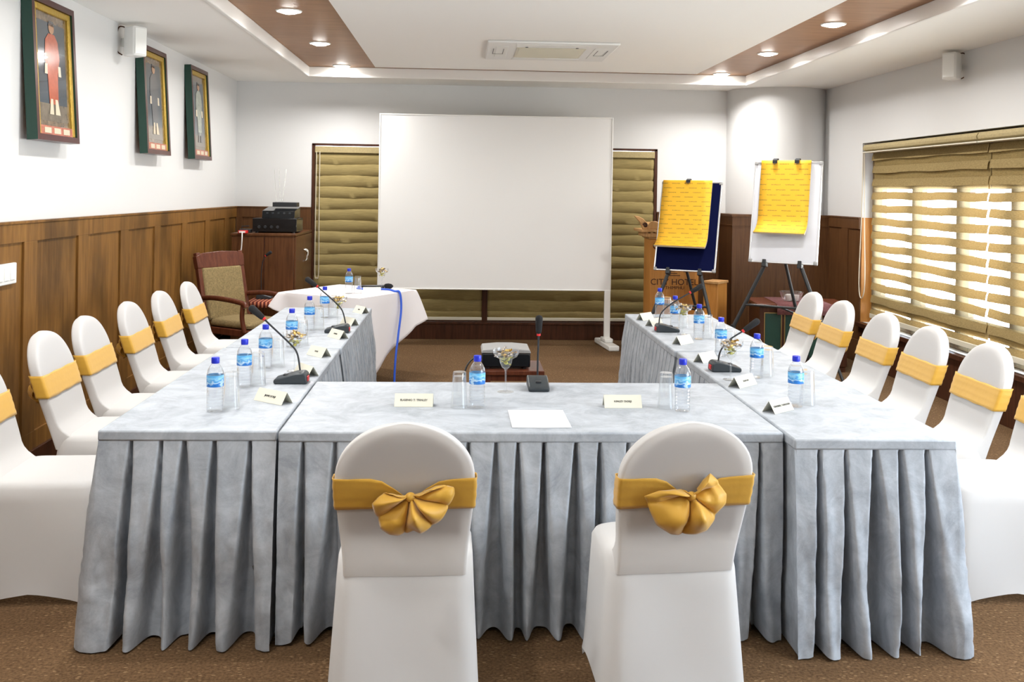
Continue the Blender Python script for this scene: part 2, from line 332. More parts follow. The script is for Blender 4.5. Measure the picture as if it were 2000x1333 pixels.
def tag(o, label, cat, group=None, kind=None):
    o['label'] = label; o['category'] = cat
    if group: o['group'] = group
    if kind: o['kind'] = kind
    return o
def thing(name, label, cat, loc=(0, 0, 0), rz=0.0, group=None):
    o = bpy.data.objects.new(name, None); C.objects.link(o); o.empty_display_size = 0.1
    o.location = loc; o.rotation_euler = (0, 0, rz); return tag(o, label, cat, group)
def struct(o): o['kind'] = 'structure'; return o
def dup(root, parent=None):
    c = root.copy(); C.objects.link(c); c.parent = parent
    for ch in list(root.children): dup(ch, c)
    return c
def again(root, loc, rz, label, group=None):
    c = dup(root); c.location = loc; c.rotation_euler = (0, 0, rz); c['label'] = label
    if group: c['group'] = group
    return c
def text_mb(body, size, depth=0.0008, align='CENTER'):
    cu_ = bpy.data.curves.new('writing', 'FONT'); cu_.body = body; cu_.size = size; cu_.align_x = align; cu_.align_y = 'CENTER'; cu_.extrude = depth; cu_.resolution_u = 3
    o = bpy.data.objects.new('writing', cu_); C.objects.link(o)
    me = bpy.data.meshes.new_from_object(o.evaluated_get(bpy.context.evaluated_depsgraph_get()))
    b = MB(); b.v = [tuple(v.co) for v in me.vertices]
    for p in me.polygons: b.face(tuple(p.vertices))
    bpy.data.objects.remove(o); bpy.data.curves.remove(cu_); bpy.data.meshes.remove(me)
    return b
def lerp(a, b, t): return a + (b-a)*t
def sstep(a, b, x): t = max(0, min(1, (x-a)/(b-a))); return t*t*(3-2*t)
def smooth_pts(pts, n=6):
    P = [Vector(p) for p in pts]; out = []
    for i in range(len(P)-1):
        p0, p1, p2, p3 = P[max(i-1, 0)], P[i], P[i+1], P[min(i+2, len(P)-1)]
        for k in range(n):
            t = k/n; out.append(0.5*((2*p1)+(-p0+p2)*t+(2*p0-5*p1+4*p2-p3)*t*t+(-p0+3*p1-3*p2+p3)*t**3))
    return out + [P[-1]]

# ================================================================ the room
XL, XR, YB, YF, ZC = -2.44, 3.93, 10.68, -2.8, 2.78
struct(MB().box(XL-0.2, XR+0.3, YF-0.2, YB+0.3, -0.1, 0).build('floor', M['carpet'], smooth=0))
struct(MB().box(XL-0.2, XL, YF-0.2, YB+0.3, 0, 3.1).build('wall_left', M['wall'], smooth=0))
struct(MB().box(XL, XR+0.2, YF-0.2, YF, 0, 3.1).build('wall_front', M['wall'], smooth=0))
BWX0, BWX1, BWZ0, BWZ1 = -1.62, 2.17, 0.19, 2.115          # back window opening
b = MB(); b.box(XL, BWX0, YB, YB+0.2, 0, 3.1); b.box(BWX1, XR+0.2, YB, YB+0.2, 0, 3.1); b.box(BWX0, BWX1, YB, YB+0.2, BWZ1, 3.1); b.box(BWX0, BWX1, YB, YB+0.2, 0, BWZ0)
struct(b.build('wall_back', M['wall'], smooth=0))
RW = ((5.05, 9.35, 0.40, 2.15), (0.90, 3.50, 0.40, 2.15))    # right-hand wall openings, the second added out of view for fill light (y0, y1, z0, z1)
b = MB()
for y0, y1 in ((9.35, YB), (3.50, 5.05), (YF, 0.9)): b.box(XR, XR+0.2, y0, y1, 0, 3.1)
for y0, y1, z0, z1 in RW: b.box(XR, XR+0.2, y0, y1, 0, z0); b.box(XR, XR+0.2, y0, y1, z1, 3.1)
struct(b.build('wall_right', M['wall'], smooth=0))
# ceiling: lower border, tray with wood bands and white centre panel
TX0, TX1, TY0, TY1 = -1.585, 2.98, -2.0, 10.06
b = MB(); b.box(XL, TX0, YF, YB, ZC, 3.1); b.box(TX1, XR, YF, YB, ZC, 3.1); b.box(TX0, TX1, TY1, YB, ZC, 3.1); b.box(TX0, TX1, YF, TY0, ZC, 3.1)
struct(b.build('ceiling', M['ceil'], smooth=0))
struct(MB().box(TX0, TX1, TY0, TY1, 2.875, 2.92).build('trim_1', M['band'], smooth=0))
struct(MB().box(-0.875, 2.385, TY0+0.3, 9.80, 2.850, 2.875).build('ceiling', M['ceil'], smooth=0, bevel=0.002))
b = MB()
for x0, x1, y0, y1 in ((TX0-0.012, TX0+0.02, TY0, TY1), (TX1-0.02, TX1+0.012, TY0, TY1), (TX0-0.012, TX1+0.012, TY1-0.02, TY1+0.012)): b.box(x0, x1, y0, y1, ZC-0.008, 2.875)
struct(b.build('trim_2', M['lip'], bevel=0.006))
# round column in the far right corner on a square wood-clad foot
struct(MB().lathe([(0.56, 1.40), (0.56, ZC)], 72, (3.50, 10.70, 0)).build('column', M['wall'], smooth=60))
b = MB(); b.box(2.87, XR, 10.14, YB, 0, 1.395); b.box(2.862, XR, 10.132, YB, 1.395, 1.42); b.box(2.866, XR, 10.136, YB, 1.30, 1.305)
struct(b.build('trim_3', M['wains_shaded'], smooth=0))
# panelled wainscot
def wainscot(name, length, mt, first=0.0, z=1.42, pitch=0.768):
    """runs along local x from 0, faces -y; thickness 0.02"""
    b = MB(); b.box(0, length, -0.012, 0, 0, z-0.01)
    b.box(0, length, -0.025, -0.012, 1.307, z-0.01); b.box(0, length, -0.025, -0.012, 0.0, 0.22)
    x = first
    while x < length:
        b.box(max(0, x), min(length, x+0.162), -0.025, -0.012, 0.22, 1.307); x += pitch
    b.box(0, length, -0.032, 0, z-0.01, z+0.004)
    return struct(b.build(name, mt, smooth=0, bevel=0.0015))
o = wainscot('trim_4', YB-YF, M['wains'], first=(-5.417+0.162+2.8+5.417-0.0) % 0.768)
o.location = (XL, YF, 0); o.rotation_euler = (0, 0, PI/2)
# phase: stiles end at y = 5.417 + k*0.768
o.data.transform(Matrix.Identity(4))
o = wainscot('trim_5', BWX0-XL-0.02, M['wains_shaded'], first=-0.1); o.location = (XL+0.02, YB, 0)
o = wainscot('trim_6', 2.87-BWX1, M['wains_shaded'], first=-0.1); o.location = (BWX1, YB, 0)
o = wainscot('trim_7', 10.14-9.35, M['wains_shaded'], first=0.35); o.location = (XR, 10.14, 0); o.rotation_euler = (0, 0, -PI/2)
o = wainscot('trim_8', 5.05-3.50, M['wains_shaded'], first=0.1); o.location = (XR, 5.05, 0); o.rotation_euler = (0, 0, -PI/2)
# dark base below the windows and skirting boards
struct(MB().box(BWX0, BWX1, YB-0.03, YB, 0, 0.165).box(BWX0, BWX1, YB-0.045, YB, 0.165, 0.19).build('baseboard_back', M['darkwood'], smooth=0, bevel=0.003))
b = MB()
for y0, y1, z0, z1 in RW: b.box(XR-0.02, XR, y0, y1, 0, 0.36); b.box(XR-0.05, XR+0.02, y0-0.02, y1, 0.36, 0.40)
struct(b.build('baseboard_right', M['darkwood'], smooth=0, bevel=0.003))
b = MB(); b.box(XR-0.012, XR, 9.35, 9.37, 0, 0)
struct(MB().box(XL+0.025, XL+0.043, YF, YB, 0, 0.12).build('baseboard_left', M['darkwood'], smooth=0, bevel=0.003))
# far reveal of the right-hand window: wood below, white above
struct(MB().box(XR, XR+0.16, 9.335, 9.35, 0.40, 1.42).build('trim_9', M['podwood'], smooth=0))

# windows -------------------------------------------------------------
wf = MB()
for x0, x1 in ((BWX0, BWX0+0.035), (BWX1-0.035, BWX1), (0.25, 0.31)): wf.box(x0, x1, YB-0.012, YB+0.16, BWZ0, BWZ1)
wf.box(BWX0, BWX1, YB-0.012, YB+0.16, BWZ1-0.022, BWZ1+0.004); wf.box(BWX0, BWX1, YB, YB+0.16, BWZ0, BWZ0+0.02)
w1 = struct(wf.build('window_1', M['darkwood'], smooth=0, bevel=0.003))
MB().box(BWX0+0.035, BWX1-0.035, YB+0.12, YB+0.126, BWZ0+0.02, BWZ1-0.022).build('pane', M['pane'], w1, smooth=0)
panes = ((9.13, 8.51), (8.32, 7.73), (7.52, 6.94), (6.75, 6.15), (5.95, 5.35))
def right_window(name, y0, y1, z0, z1, panes, top, transom):
    b = MB(); xs = (XR+0.105, XR+0.155)
    ys = [y1] + [v for p in panes for v in p] + [y0]
    for i in range(0, len(ys), 2): b.box(*xs, ys[i+1], ys[i], z0, z1)
    for p in panes:
        b.box(*xs, p[1], p[0], z0, z0+0.05); b.box(*xs, p[1], p[0], top, z1)
        if transom: b.box(*xs, p[1], p[0], *transom)
    o = struct(b.build(name, M['darkwood'], smooth=0, bevel=0.003))
    g = MB()
    for p in panes: g.box(XR+0.128, XR+0.133, p[1], p[0], z0+0.05, top)
    g.build('pane', M['pane'], o, smooth=0)
right_window('window_2', *RW[0], panes, 1.70, (0.56, 0.68))
right_window('window_fill', *RW[1], [(3.4, 2.7), (2.6, 1.85), (1.75, 1.0)], 2.08, None)  # unseen window added to let in fill daylight

# ================================================================ blinds
def zebra_closed(name, label, x0, x1, mt):
    """closed banded blind in front of the back window, front face towards -y"""
    t = thing(name, label, 'window blind', ((x0+x1)/2, YB+0.012, 0), 0, 'closed olive blinds of the back window')
    h = (x1-x0)/2
    b = MB(); b.box(-h, h, -0.035, 0.02, 2.015, 2.088); b.build('cassette', M['cassette'], t, bevel=0.008)
    b = MB(); rows = []; z = 2.015; n = 40
    rnd = random.Random(x0*10)
    k = 0
    while z > 0.26:
        z2 = max(z-0.122, 0.235)
        sag = [0.006*math.sin(i*0.35+k*1.7)+0.005*rnd.random() for i in range(n+1)]
        for f, d in ((0.0, 0.0), (0.12, -0.010), (0.5, -0.012), (0.93, -0.004), (1.0, 0.004)):
            rows.append([(lerp(-h, h, i/n), d + (sag[i]*0.7 if f in (0.5, 0.93) else 0)*-1, lerp(z, z2, f) - (sag[i] if f > 0.9 else 0)) for i in range(n+1)])
        z = z2; k += 1
    b.rows(rows, closed=False); b.build('banded_fabric', mt, t, smooth=50, fix=False, solid=0.002)
    MB().box(-h, h, -0.02, 0.006, 0.205, 0.24).build('bottom_rail', M['rail'], t, bevel=0.006)
    return t
zebra_closed('zebra_blind', 'olive banded blind on the back window left half, pulled shut behind the projection screen', -1.588, 0.265, M['olivedim'])
zebra_closed('zebra_blind', 'olive banded blind on the back window right half, beside the wooden lectern', 0.295, 2.138, M['olivedim'])
left_blind = [o for o in C.objects if o.name == 'zebra_blind'][0]
b = MB(); b.tube(smooth_pts([(-0.905, -0.05, 2.03), (-0.907, -0.05, 1.3), (-0.905, -0.05, 0.72), (-0.885, -0.05, 0.66), (-0.865, -0.05, 0.72), (-0.868, -0.05, 1.3), (-0.87, -0.05, 2.03)]), 0.005, 6)
b.build('pull_cord', M['cord'], left_blind)
def zebra_open(y0, y1, label, cord):
    t = thing('zebra_blind', label, 'window blind', (XR+0.05, (y0+y1)/2, 0), 0, 'sunlit banded blinds of the right-hand window')
    h = (y1-y0)/2
    b = MB(); pr = [(-0.10, 2.075), (-0.105, 2.10), (-0.09, 2.125), (-0.03, 2.135), (0.03, 2.12), (0.03, 2.07), (-0.06, 2.06)]
    b.prism(pr, -h, h, 1); b.build('cassette', M['cassette'], t, bevel=0.004, smooth=50)
    MB().box(-0.1, 0.0, -h-0.004, h+0.004, 2.050, 2.060).build('cassette_trim', M['rail'], t)
    op, sh = MB(), MB(); n = 24; rnd = random.Random(y0)
    z = 2.05; k = 0
    while z > 0.5:
        zo = z-0.069; zs = z-0.125
        sag = [0.006*math.sin(i*0.6+k*2.1)+0.004*rnd.random() for i in range(n+1)]
        r = []
        for f, d in ((0.0, 0.006), (0.5, -0.004), (1.0, -0.008)):
            r.append([(d-sag[i]*0.6, lerp(-h, h, i/n), lerp(z, zo, f)-sag[i]*0.7) for i in range(n+1)])
        op.rows(r, closed=False)
        sh.rows([[(0.0, lerp(-h, h, i/n), zz+0.004) for i in range(n+1)] for zz in (zo+0.006, zs-0.006)], closed=False)
        z = zs; k += 1
    op.build('opaque_bands', M['olive'], t, smooth=50, fix=False); sh.build('sheer_bands', M['sheer'], t, fix=False)
    q = MB()
    for za, zb in ((1.705, 2.05), (0.555, 0.685)): q.rows([[(0.016, lerp(-h, h, i/n), zz) for i in range(n+1)] for zz in (zb, (za+zb)/2, za)], closed=False)
    q.build('rear_bands', M['olive'], t, fix=False)
    MB().box(-0.015, 0.012, -h, h, 0.455, 0.50).build('bottom_rail', M['rail'], t, bevel=0.005)
    if cord:
        b = MB(); b.tube(smooth_pts([(-0.085, h+0.03, 2.06), (-0.085, h+0.05, 1.4), (-0.085, h+0.09, 0.80), (-0.085, h+0.03, 0.64), (-0.085, h-0.05, 0.80), (-0.085, h-0.02, 1.4), (-0.085, h, 2.06)]), 0.0045, 6)
        b.build('pull_cord', M['cord'], t)
    return t
zebra_open(7.15, 9.22, 'olive and sheer banded blind over the right window, next to the white column', True)
zebra_open(5.08, 7.13, 'olive and sheer banded blind over the right window, cut by the frame edge', False)

# ================================================================ ceiling fittings
dl = thing('downlight', '', 'ceiling light', (0, 0, 0), 0, 'downlights in the wood ceiling bands')
MB().lathe([(0.070, -0.002), (0.086, -0.006), (0.092, -0.001), (0.092, 0.002), (0.070, 0.002)], 28).build('trim_ring', M['whitemetal'], dl)
MB().lathe([(0.0005, -0.022), (0.030, -0.020), (0.055, -0.013), (0.070, -0.002)], 28).build('lens', M['lampglow'], dl)
first = True
for x in (-1.225, 2.675):
    for k, y in enumerate((9.93, 8.42, 6.91, 5.40, 3.89, 2.38, 0.87)):
        side = 'left' if x < 0 else 'right'
        place = {0: 'nearest the back wall', 1: 'second from the back wall', 2: 'third from the back wall', 3: 'fourth from the back wall', 4: 'fifth from the back wall', 5: 'sixth from the back wall', 6: 'seventh from the back wall', 7: 'eighth from the back wall'}[k]
        lab = 'lit round downlight in the %s wood ceiling band, %s' % (side, place)
        if first: dl.location = (x, y, 2.873); dl['label'] = lab; first = False
        elif k < 3 or (x > 0 and k == 3): again(dl, (x, y, 2.873), 0, lab)
        l = bpy.data.lights.new('downlight_lamp', 'AREA'); l.shape = 'DISK'; l.size = 0.15; l.energy = DL_POWER; l.color = DL_COLOR; l.spread = math.radians(165)
        lo = bpy.data.objects.new('downlight_lamp', l); C.objects.link(lo); lo.location = (x, y, 2.838)

ac = thing('air_conditioner', 'square white ceiling cassette air conditioner with a central grille', 'air conditioner', (0.74, 8.36, 2.8495))
MB().box(-0.54, 0.54, -0.51, 0.51, -0.022, 0.0).build('fascia_panel', M['whiteplastic'], ac, bevel=0.01)
g = MB(); g.box(-0.29, 0.29, -0.28, 0.28, -0.027, -0.022)
for i in range(19): g.box(-0.27, 0.27, -0.265+i*0.029, -0.265+i*0.029+0.012, -0.031, -0.027)
g.build('intake_grille', M['rail'], ac, bevel=0.001)
for x0, x1, y0, y1 in ((-0.30, 0.30, -0.46, -0.36), (-0.30, 0.30, 0.36, 0.46), (-0.46, -0.36, -0.30, 0.30), (0.36, 0.46, -0.30, 0.30)):
    q = MB(); q.box(x0, x1, y0, y1, -0.026, -0.021); q.build('louvre', M['whitemetal'], ac, bevel=0.004)
    
for x in (-0.21, 0.21):
    MB().lathe([(0.0005, -0.026), (0.012, -0.026), (0.012, -0.02)], 12, (x, -0.30, 0)).build('fixing_screw', M['black'], ac)
for x in (-0.44, 0.44):
    q = MB()
    for x0, x1, y0, y1 in ((x-0.045, x-0.040, -0.20, 0.10), (x+0.040, x+0.045, -0.20, 0.10), (x-0.045, x+0.045, 0.10, 0.105)): q.box(x0, x1, y0, y1, -0.0275, -0.0255)
    q.build('seam', M['black'], ac)

def wall_speaker(loc, rz, label, flip):
    t = thing('wall_speaker', label, 'speaker', loc, rz, 'white wall speakers')
    MB().box(-0.055, 0.055, -0.06, 0.06, -0.105, 0.105).build('enclosure', M['whiteplastic'], t, bevel=0.012)
    MB().box(-0.045, 0.045, -0.066, -0.059, -0.092, 0.092).build('grille', M['whitemetal'], t, bevel=0.004)
    b = MB(); b.box(-0.03, 0.03, 0.05, 0.13, -0.03, 0.03); b.build('bracket', M['whitemetal'], t, bevel=0.004)
    b = MB(); b.tube(smooth_pts([(0.0, 0.06, 0.07), (0.03*flip, 0.10, 0.11), (0.060*flip, 0.12, 0.09), (0.066*flip, 0.125, -0.05), (0.03*flip, 0.11, -0.09)]), 0.005, 6)
    b.build('speaker_wire', M['darkwood'], t)
wall_speaker((-2.31, 7.0, 2.645), math.radians(52), 'white box speaker on the left wall between two framed portraits', -1)
wall_speaker((3.81, 7.40, 2.655), math.radians(-48), 'white box speaker high on the right wall above the window', 1)

# ================================================================ framed portraits on the left wall
def portrait(y0, y1, z0, z1, label, robe, legs, seat):
    w_, h_ = y1-y0, z1-z0
    t = thing('framed_portrait', label, 'picture', (XL+0.012, (y0+y1)/2, z0), 0, 'framed portraits on the left wall')
    t.rotation_euler = (0, math.radians(-3.4), PI/2)     # local x = along wall (+Y), local -y = into the room; the top leans back to the wall
    t.rotation_euler = (Matrix.Rotation(PI/2, 3, 'Z') @ Matrix.Rotation(math.radians(-3.4), 3, 'X')).to_euler()
    t.location.x += 0.034
    h = w_/2
    b = MB()                                              # deep outer frame: green flanks, maroon face
    f = 0.035
    for x0, x1, zz0, zz1 in ((-h, -h+f, 0, h_), (h-f, h, 0, h_), (-h+f, h-f, 0, f), (-h+f, h-f, h_-f, h_)):
        b.box(x0, x1, -0.060, 0, zz0, zz1)
    o = b.build('outer_frame', [M['maroon'], M['green']], t, smooth=0)
    for p in o.data.polygons:
        if abs(p.normal.x) > 0.9: p.material_index = 1
    b = MB(); f2 = f+0.04
    for x0, x1, zz0, zz1 in ((-h+f, -h+f2, f, h_-f), (h-f2, h-f, f, h_-f), (-h+f2, h-f2, h_-f2, h_-f)): b.box(x0, x1, -0.050, -0.01, zz0, zz1)
    b.build('gilt_moulding', M['gold'], t, bevel=0.006)
    MB().box(-h+f2, h-f2, -0.048, -0.01, f, f2+0.012).build('caption_band', M['banner'], t)
    b = MB()
    for x in (-0.13, 0.0, 0.13): b.box(x-0.045, x+0.045, -0.050, -0.047, f+0.010, f2+0.002)
    b.build('caption_writing', M['cream'], t)
    i0, i1, j0, j1 = -h+f2, h-f2, f2+0.012, h_-f2
    MB().box(i0, i1, -0.034, -0.01, j0, j1).build('mount', M['mount'], t, smooth=0)
    MB().box(i0+0.03, i1-0.03, -0.036, -0.033, j0+0.13, j1-0.05).build('print_sheet', M['pic'], t, smooth=0)
    MB().box(i0+0.03, i1-0.03, -0.036, -0.033, j0+0.03, j0+0.13).build('print_floor', M['picfloor'], t, smooth=0)
    b = MB(); y = -0.038                                  # generic standing or seated robed figure, printed flat
    def poly(pts, mi): 
        k = len(b.v); b.v.extend([(x, y, z) for x, z in pts]); b.face([k+i for i in range(len(pts))], mi)
    def ell(cx, cz, rx, rz_, mi): poly([(cx+rx*math.cos(2*PI*i/16), cz+rz_*math.sin(2*PI*i/16)) for i in range(16)], mi)
    zb = j0+0.10
    poly([(-0.045, zb+0.03), (0.045, zb+0.03), (0.05, zb+0.21), (0.075, zb+0.30), (0.062, zb+0.40), (0.03, zb+0.44), (-0.03, zb+0.44), (-0.065, zb+0.40), (-0.078, zb+0.29), (-0.055, zb+0.20)], 0)
    y = -0.0385
    poly([(-0.085, zb+0.20), (-0.055, zb+0.20), (-0.055, zb+0.26), (-0.080, zb+0.26)], 2); poly([(0.055, zb+0.20), (0.085, zb+0.20), (0.08, zb+0.26), (0.055, zb+0.26)], 2)
    ell(0, zb+0.475, 0.028, 0.036, 1)
    poly([(-0.030, zb+0.485), (0.030, zb+0.485), (0.022, zb+0.515), (-0.022, zb+0.515)], 3)
    poly([(-0.05, zb-0.03), (-0.008, zb-0.03), (-0.012, zb+0.06), (-0.034, zb+0.06)], 2 if legs else 3); poly([(0.008, zb-0.03), (0.06, zb-0.03), (0.036, zb+0.06), (0.012, zb+0.06)], 2 if legs else 3)
    b.v = [(x*1.35, y, z) for x, y, z in b.v]; b.build('figure_print', [M[robe], M['skin'], M['cream'], M['robe2']], t, smooth=0)
    b = MB(); b.tube([(-0.05, 0.0, h_-0.005), (0, -0.005, h_+0.02), (0.05, 0.0, h_-0.005)], 0.003, 6); b.build('hanging_wire', M['chrome'], t)
portrait(5.50, 6.09, 1.875, 2.69, 'dark framed portrait of a robed figure in orange red, nearest the camera', 'robe', True, False)
portrait(7.39, 7.97, 1.87, 2.69, 'framed portrait of a dark figure, beside the white wall speaker', 'robe2', True, False)
portrait(8.68, 9.26, 1.87, 2.70, 'framed portrait of a pale figure, nearest the back wall corner', 'robe3', False, True)
t = thing('switch_plate', 'white switch plate on the left wood panelling at the frame edge', 'switch', (XL+0.012, 5.27, 1.145), PI/2)
MB().box(-0.16, 0.16, -0.022, 0, -0.057, 0.057).build('plate', M['whiteplastic'], t, bevel=0.006)
for i in range(4): MB().box(-0.13+i*0.07, -0.08+i*0.07, -0.027, -0.02, -0.035, 0.035).build('rocker', M['whitemetal'], t, bevel=0.004)

# ================================================================ skirted tables
def skirt_table(name, label, x0, x1, y0, y1, adj, seed, flare={}):
    """adj: {'front'|'right'|'back'|'left': [(a, b), ...]} stretches that touch a neighbour"""
    rnd = random.Random(seed); cx, cy = (x0+x1)/2, (y0+y1)/2
    t = thing(name, label, 'table', (cx, cy, 0), 0, 'skirted conference tables in a U')
    hx, hy = (x1-x0)/2, (y1-y0)/2
    MB().box(-hx, hx, -hy, hy, 0.722, 0.76).build('tabletop', M['cloth'], t, bevel=0.007)
    sides = [('front', -hx, -hy, 1, 0, 2*hx, 0, -1), ('right', hx, -hy, 0, 1, 2*hy, 1, 0), ('back', hx, hy, -1, 0, 2*hx, 0, 1), ('left', -hx, hy, 0, -1, 2*hy, -1, 0)]
    cols = []                                            # (x, y, nx, ny, free, notch phase, width, depth, hem)
    for nm, sx, sy, dx, dy, ln, nx, ny in sides:
        np_ = max(4, round(ln/0.098)); pitch = ln/np_
        edges = [0.0]+[(i+rnd.uniform(-0.13, 0.13))*pitch for i in range(1, np_)]+[ln]
        dep = [rnd.uniform(0.75, 1.3) for _ in edges]; wid = [rnd.uniform(0.7, 1.35) for _ in edges]; swing = [rnd.uniform(-0.018, 0.018) for _ in edges]; hem = [rnd.uniform(0, 1) for _ in edges]
        ns = max(8, int(ln/0.0048))
        for i in range(ns+1):
            s = ln*i/ns
            if i in (0, ns): s = min(max(s, 0.002), ln-0.002)
            wx, wy = cx+sx+dx*s, cy+sy+dy*s; q = wx if nm in ('front', 'back') else wy
            free = 1.0
            for a, bb in adj.get(nm, []): free = min(free, 1-sstep(-0.06, 0.0, min(q-a, bb-q)))
            cols.append((sx+dx*s, sy+dy*s, nx, ny, free, s, edges, dep, wid, swing, hem, ln, flare.get(nm, 0.072), dy))
    rows = []; nz = 30
    for r in range(nz+1):
        tt = r/nz; z = lerp(0.724, 0.006, tt); row = []
        for ci, (px, py, nx, ny, free, s, edges, dep, wid, swing, hem, ln, dx, dy) in enumerate(cols):
            off = 0.0; hz = 0.0; lat = 0.0
            for k, e in enumerate(edges):
                if k in (0, len(edges)-1): continue
                d = s-(e+swing[k]*tt*1.4)
                if abs(d) > 0.12: continue
                wn = (0.0035+0.0245*tt**0.75*(1+0.35*math.sin(3*tt+k*2.3)))*wid[k]
                g = math.exp(-(d/wn)**4)
                off -= (0.026+0.105*tt**0.55)*dep[k]*g
                off += 0.012*tt*math.exp(-((d-2.2*wn)/0.018)**2) - 0.006*tt*math.exp(-((d+0.045)/0.02)**2)
                hz += 0.022*hem[k]*math.exp(-(d/0.03)**2)
            pn = noise.noise(Vector((s*9+seed*3, z*5, seed*1.7)))
            off += (0.020*pn+0.007*noise.noise(Vector((s*30+z*22, z*26-s*10, seed))))*min(1, tt*1.6)
            off += 0.010*math.sin(PI*min(1, tt*1.5))+dx*tt**1.1
            off = -0.004 + off*free + (1-free)*(-0.004 - 0.004*tt)
            endf = min(s, ln-s)
            row.append((px+nx*off, py+ny*off, z + hz*tt**6*free))
        # join sides with rounded corners
        rows.append(row)
    # insert corner arcs
    idx = []; 
    for ci in range(len(cols)):
        idx.append((ci, None))
        nxt = (ci+1) % len(cols)
        if (cols[ci][2], cols[ci][3]) != (cols[nxt][2], cols[nxt][3]):
            for f in (0.25, 0.5, 0.75): idx.append((ci, f))
    out = []
    for row in rows:
        rr = []
        for ci, f in idx:
            if f is None: rr.append(row[ci]); continue
            n2 = (ci+1) % len(cols); A, B = Vector(row[ci]), Vector(row[n2])
            cpx, cpy = (cols[ci][0]+cols[n2][0])/2, (cols[ci][1]+cols[n2][1])/2
            oa = (A.x-cols[ci][0])*cols[ci][2]+(A.y-cols[ci][1])*cols[ci][3]; ob = (B.x-cols[n2][0])*cols[n2][2]+(B.y-cols[n2][1])*cols[n2][3]
            an = f*PI/2; dv = Vector((cols[ci][2]*math.cos(an)*oa+cols[n2][2]*math.sin(an)*ob, cols[ci][3]*math.cos(an)*oa+cols[n2][3]*math.sin(an)*ob))
            rr.append((cpx+dv.x, cpy+dv.y, lerp(A.z, B.z, f)))
        out.append(rr)
    b = MB(); b.rows(out, closed=True); b.build('pleated_skirt', M['cloth'], t, smooth=70, fix=False)
    # folding legs inside the skirt
    for sx in (-1, 1):
        for sy in (-1, 1):
            q = MB(); q.tube([(sx*(hx-0.09), sy*(hy-0.09), 0.0), (sx*(hx-0.09), sy*(hy-0.09), 0.722)], 0.014, 8); q.build('leg', M['chrome'], t)
    return t
A = 0.007
skirt_table('conference_table', 'grey velvet skirted table facing the two front chairs', -0.643+A, 1.200-A, 3.50, 4.42, {'left': [(3.4, 4.6)], 'right': [(3.4, 4.6)]}, 1, {'front': 0.015, 'back': 0.015})
skirt_table('conference_table', 'grey velvet skirted table at the left front corner of the U', -1.272, -0.643, 3.515, 5.33, {'right': [(3.4, 4.56)], 'back': [(-2, 0)]}, 2)
skirt_table('conference_table', 'grey velvet skirted table at the far left, near the white cloth table', -1.262, -0.636, 5.342, 7.145, {'front': [(-2, 0)]}, 3)
skirt_table('conference_table', 'grey velvet skirted table at the right front corner of the U', 1.200, 1.795, 3.405, 5.30, {'left': [(3.3, 4.56)], 'back': [(1, 2)]}, 4)
skirt_table('conference_table', 'grey velvet skirted table at the far right, near the wooden lectern', 1.190, 1.795, 5.314, 6.935, {'front': [(1, 2)]}, 5)

# ================================================================ banquet chairs
def back_c(z):      # centre line of the backrest (local y; chair faces +y)
    return lerp(0.0, -0.160, (z-0.42)/0.5)
def back_w(z):
    if z > 0.74: return 0.215*math.sqrt(max(0, 1-((z-0.74)/0.182)**2))
    return lerp(0.196, 0.215, sstep(0.42, 0.72, z))
def ring(z, grow=0.0, front=None):
    w_ = back_w(z)+grow; T = 0.025+grow
    top = max(0.0, (z-0.74)/0.182)
    T *= math.sqrt(max(0.25, 1-top**14)); r = min(0.012, w_*0.7)
    cy = back_c(z); F = T if front is None else front
    pts = []
    for sx, sy, a0 in ((1, -1, -PI/2), (1, 1, 0), (-1, 1, PI/2), (-1, -1, PI)):
        hy = F if sy > 0 else T
        for k in range(5):
            an = a0+PI/2*k/4; pts.append((sx*(w_-r)+r*math.cos(an), cy+sy*(hy-r)+r*math.sin(an), z))
        x0, y0 = pts[-1][0], pts[-1][1]
        if (sx, sy) in ((1, 1), (-1, -1)):
            for k in range(1, 12): pts.append((lerp(x0, -x0, k/12), y0, z))
        else: pts.append((x0, lerp(y0, cy+(F-r if sx > 0 else -(T-r)), 0.5), z))
    return pts
def rrect(hx, ya, yb, r, z, n=6, m=10):
    pts = []
    for cx, cy, a0 in ((hx-r, yb-r, 0), (-hx+r, yb-r, PI/2), (-hx+r, ya+r, PI), (hx-r, ya+r, 3*PI/2)):
        for k in range(n+1): a = a0+PI/2*k/n; pts.append((cx+r*math.cos(a), cy+r*math.sin(a)))
    out = []
    N = len(pts)
    for i in range(N):
        p, q = pts[i], pts[(i+1) % N]; out.append((*p, z))
        if math.hypot(p[0]-q[0], p[1]-q[1]) > 0.08:
            for k in range(1, m): out.append((lerp(p[0], q[0], k/m), lerp(p[1], q[1], k/m), z))
    return out
FAN_A = [(-48, -8), (-62, 0), (-73, 12), (-69, 33), (-57, 63), (-39, 75), (-21, 79), (-6, 75), (7, 66), (22, 71), (45, 61), (60, 45), (75, 24), (85, -3), (85, -16), (66, -21), (48, -20), (27, -9)]
FAN_B = [(-12, -10), (-40, -14), (-67, -12), (-97, 0), (-92, 15), (-85, 30), (-70, 57), (-42, 76), (-22, 82), (10, 76), (30, 69), (50, 51), (58, 32), (70, 18), (72, 0), (55, -28), (37, -43), (22, -30), (12, -12)]
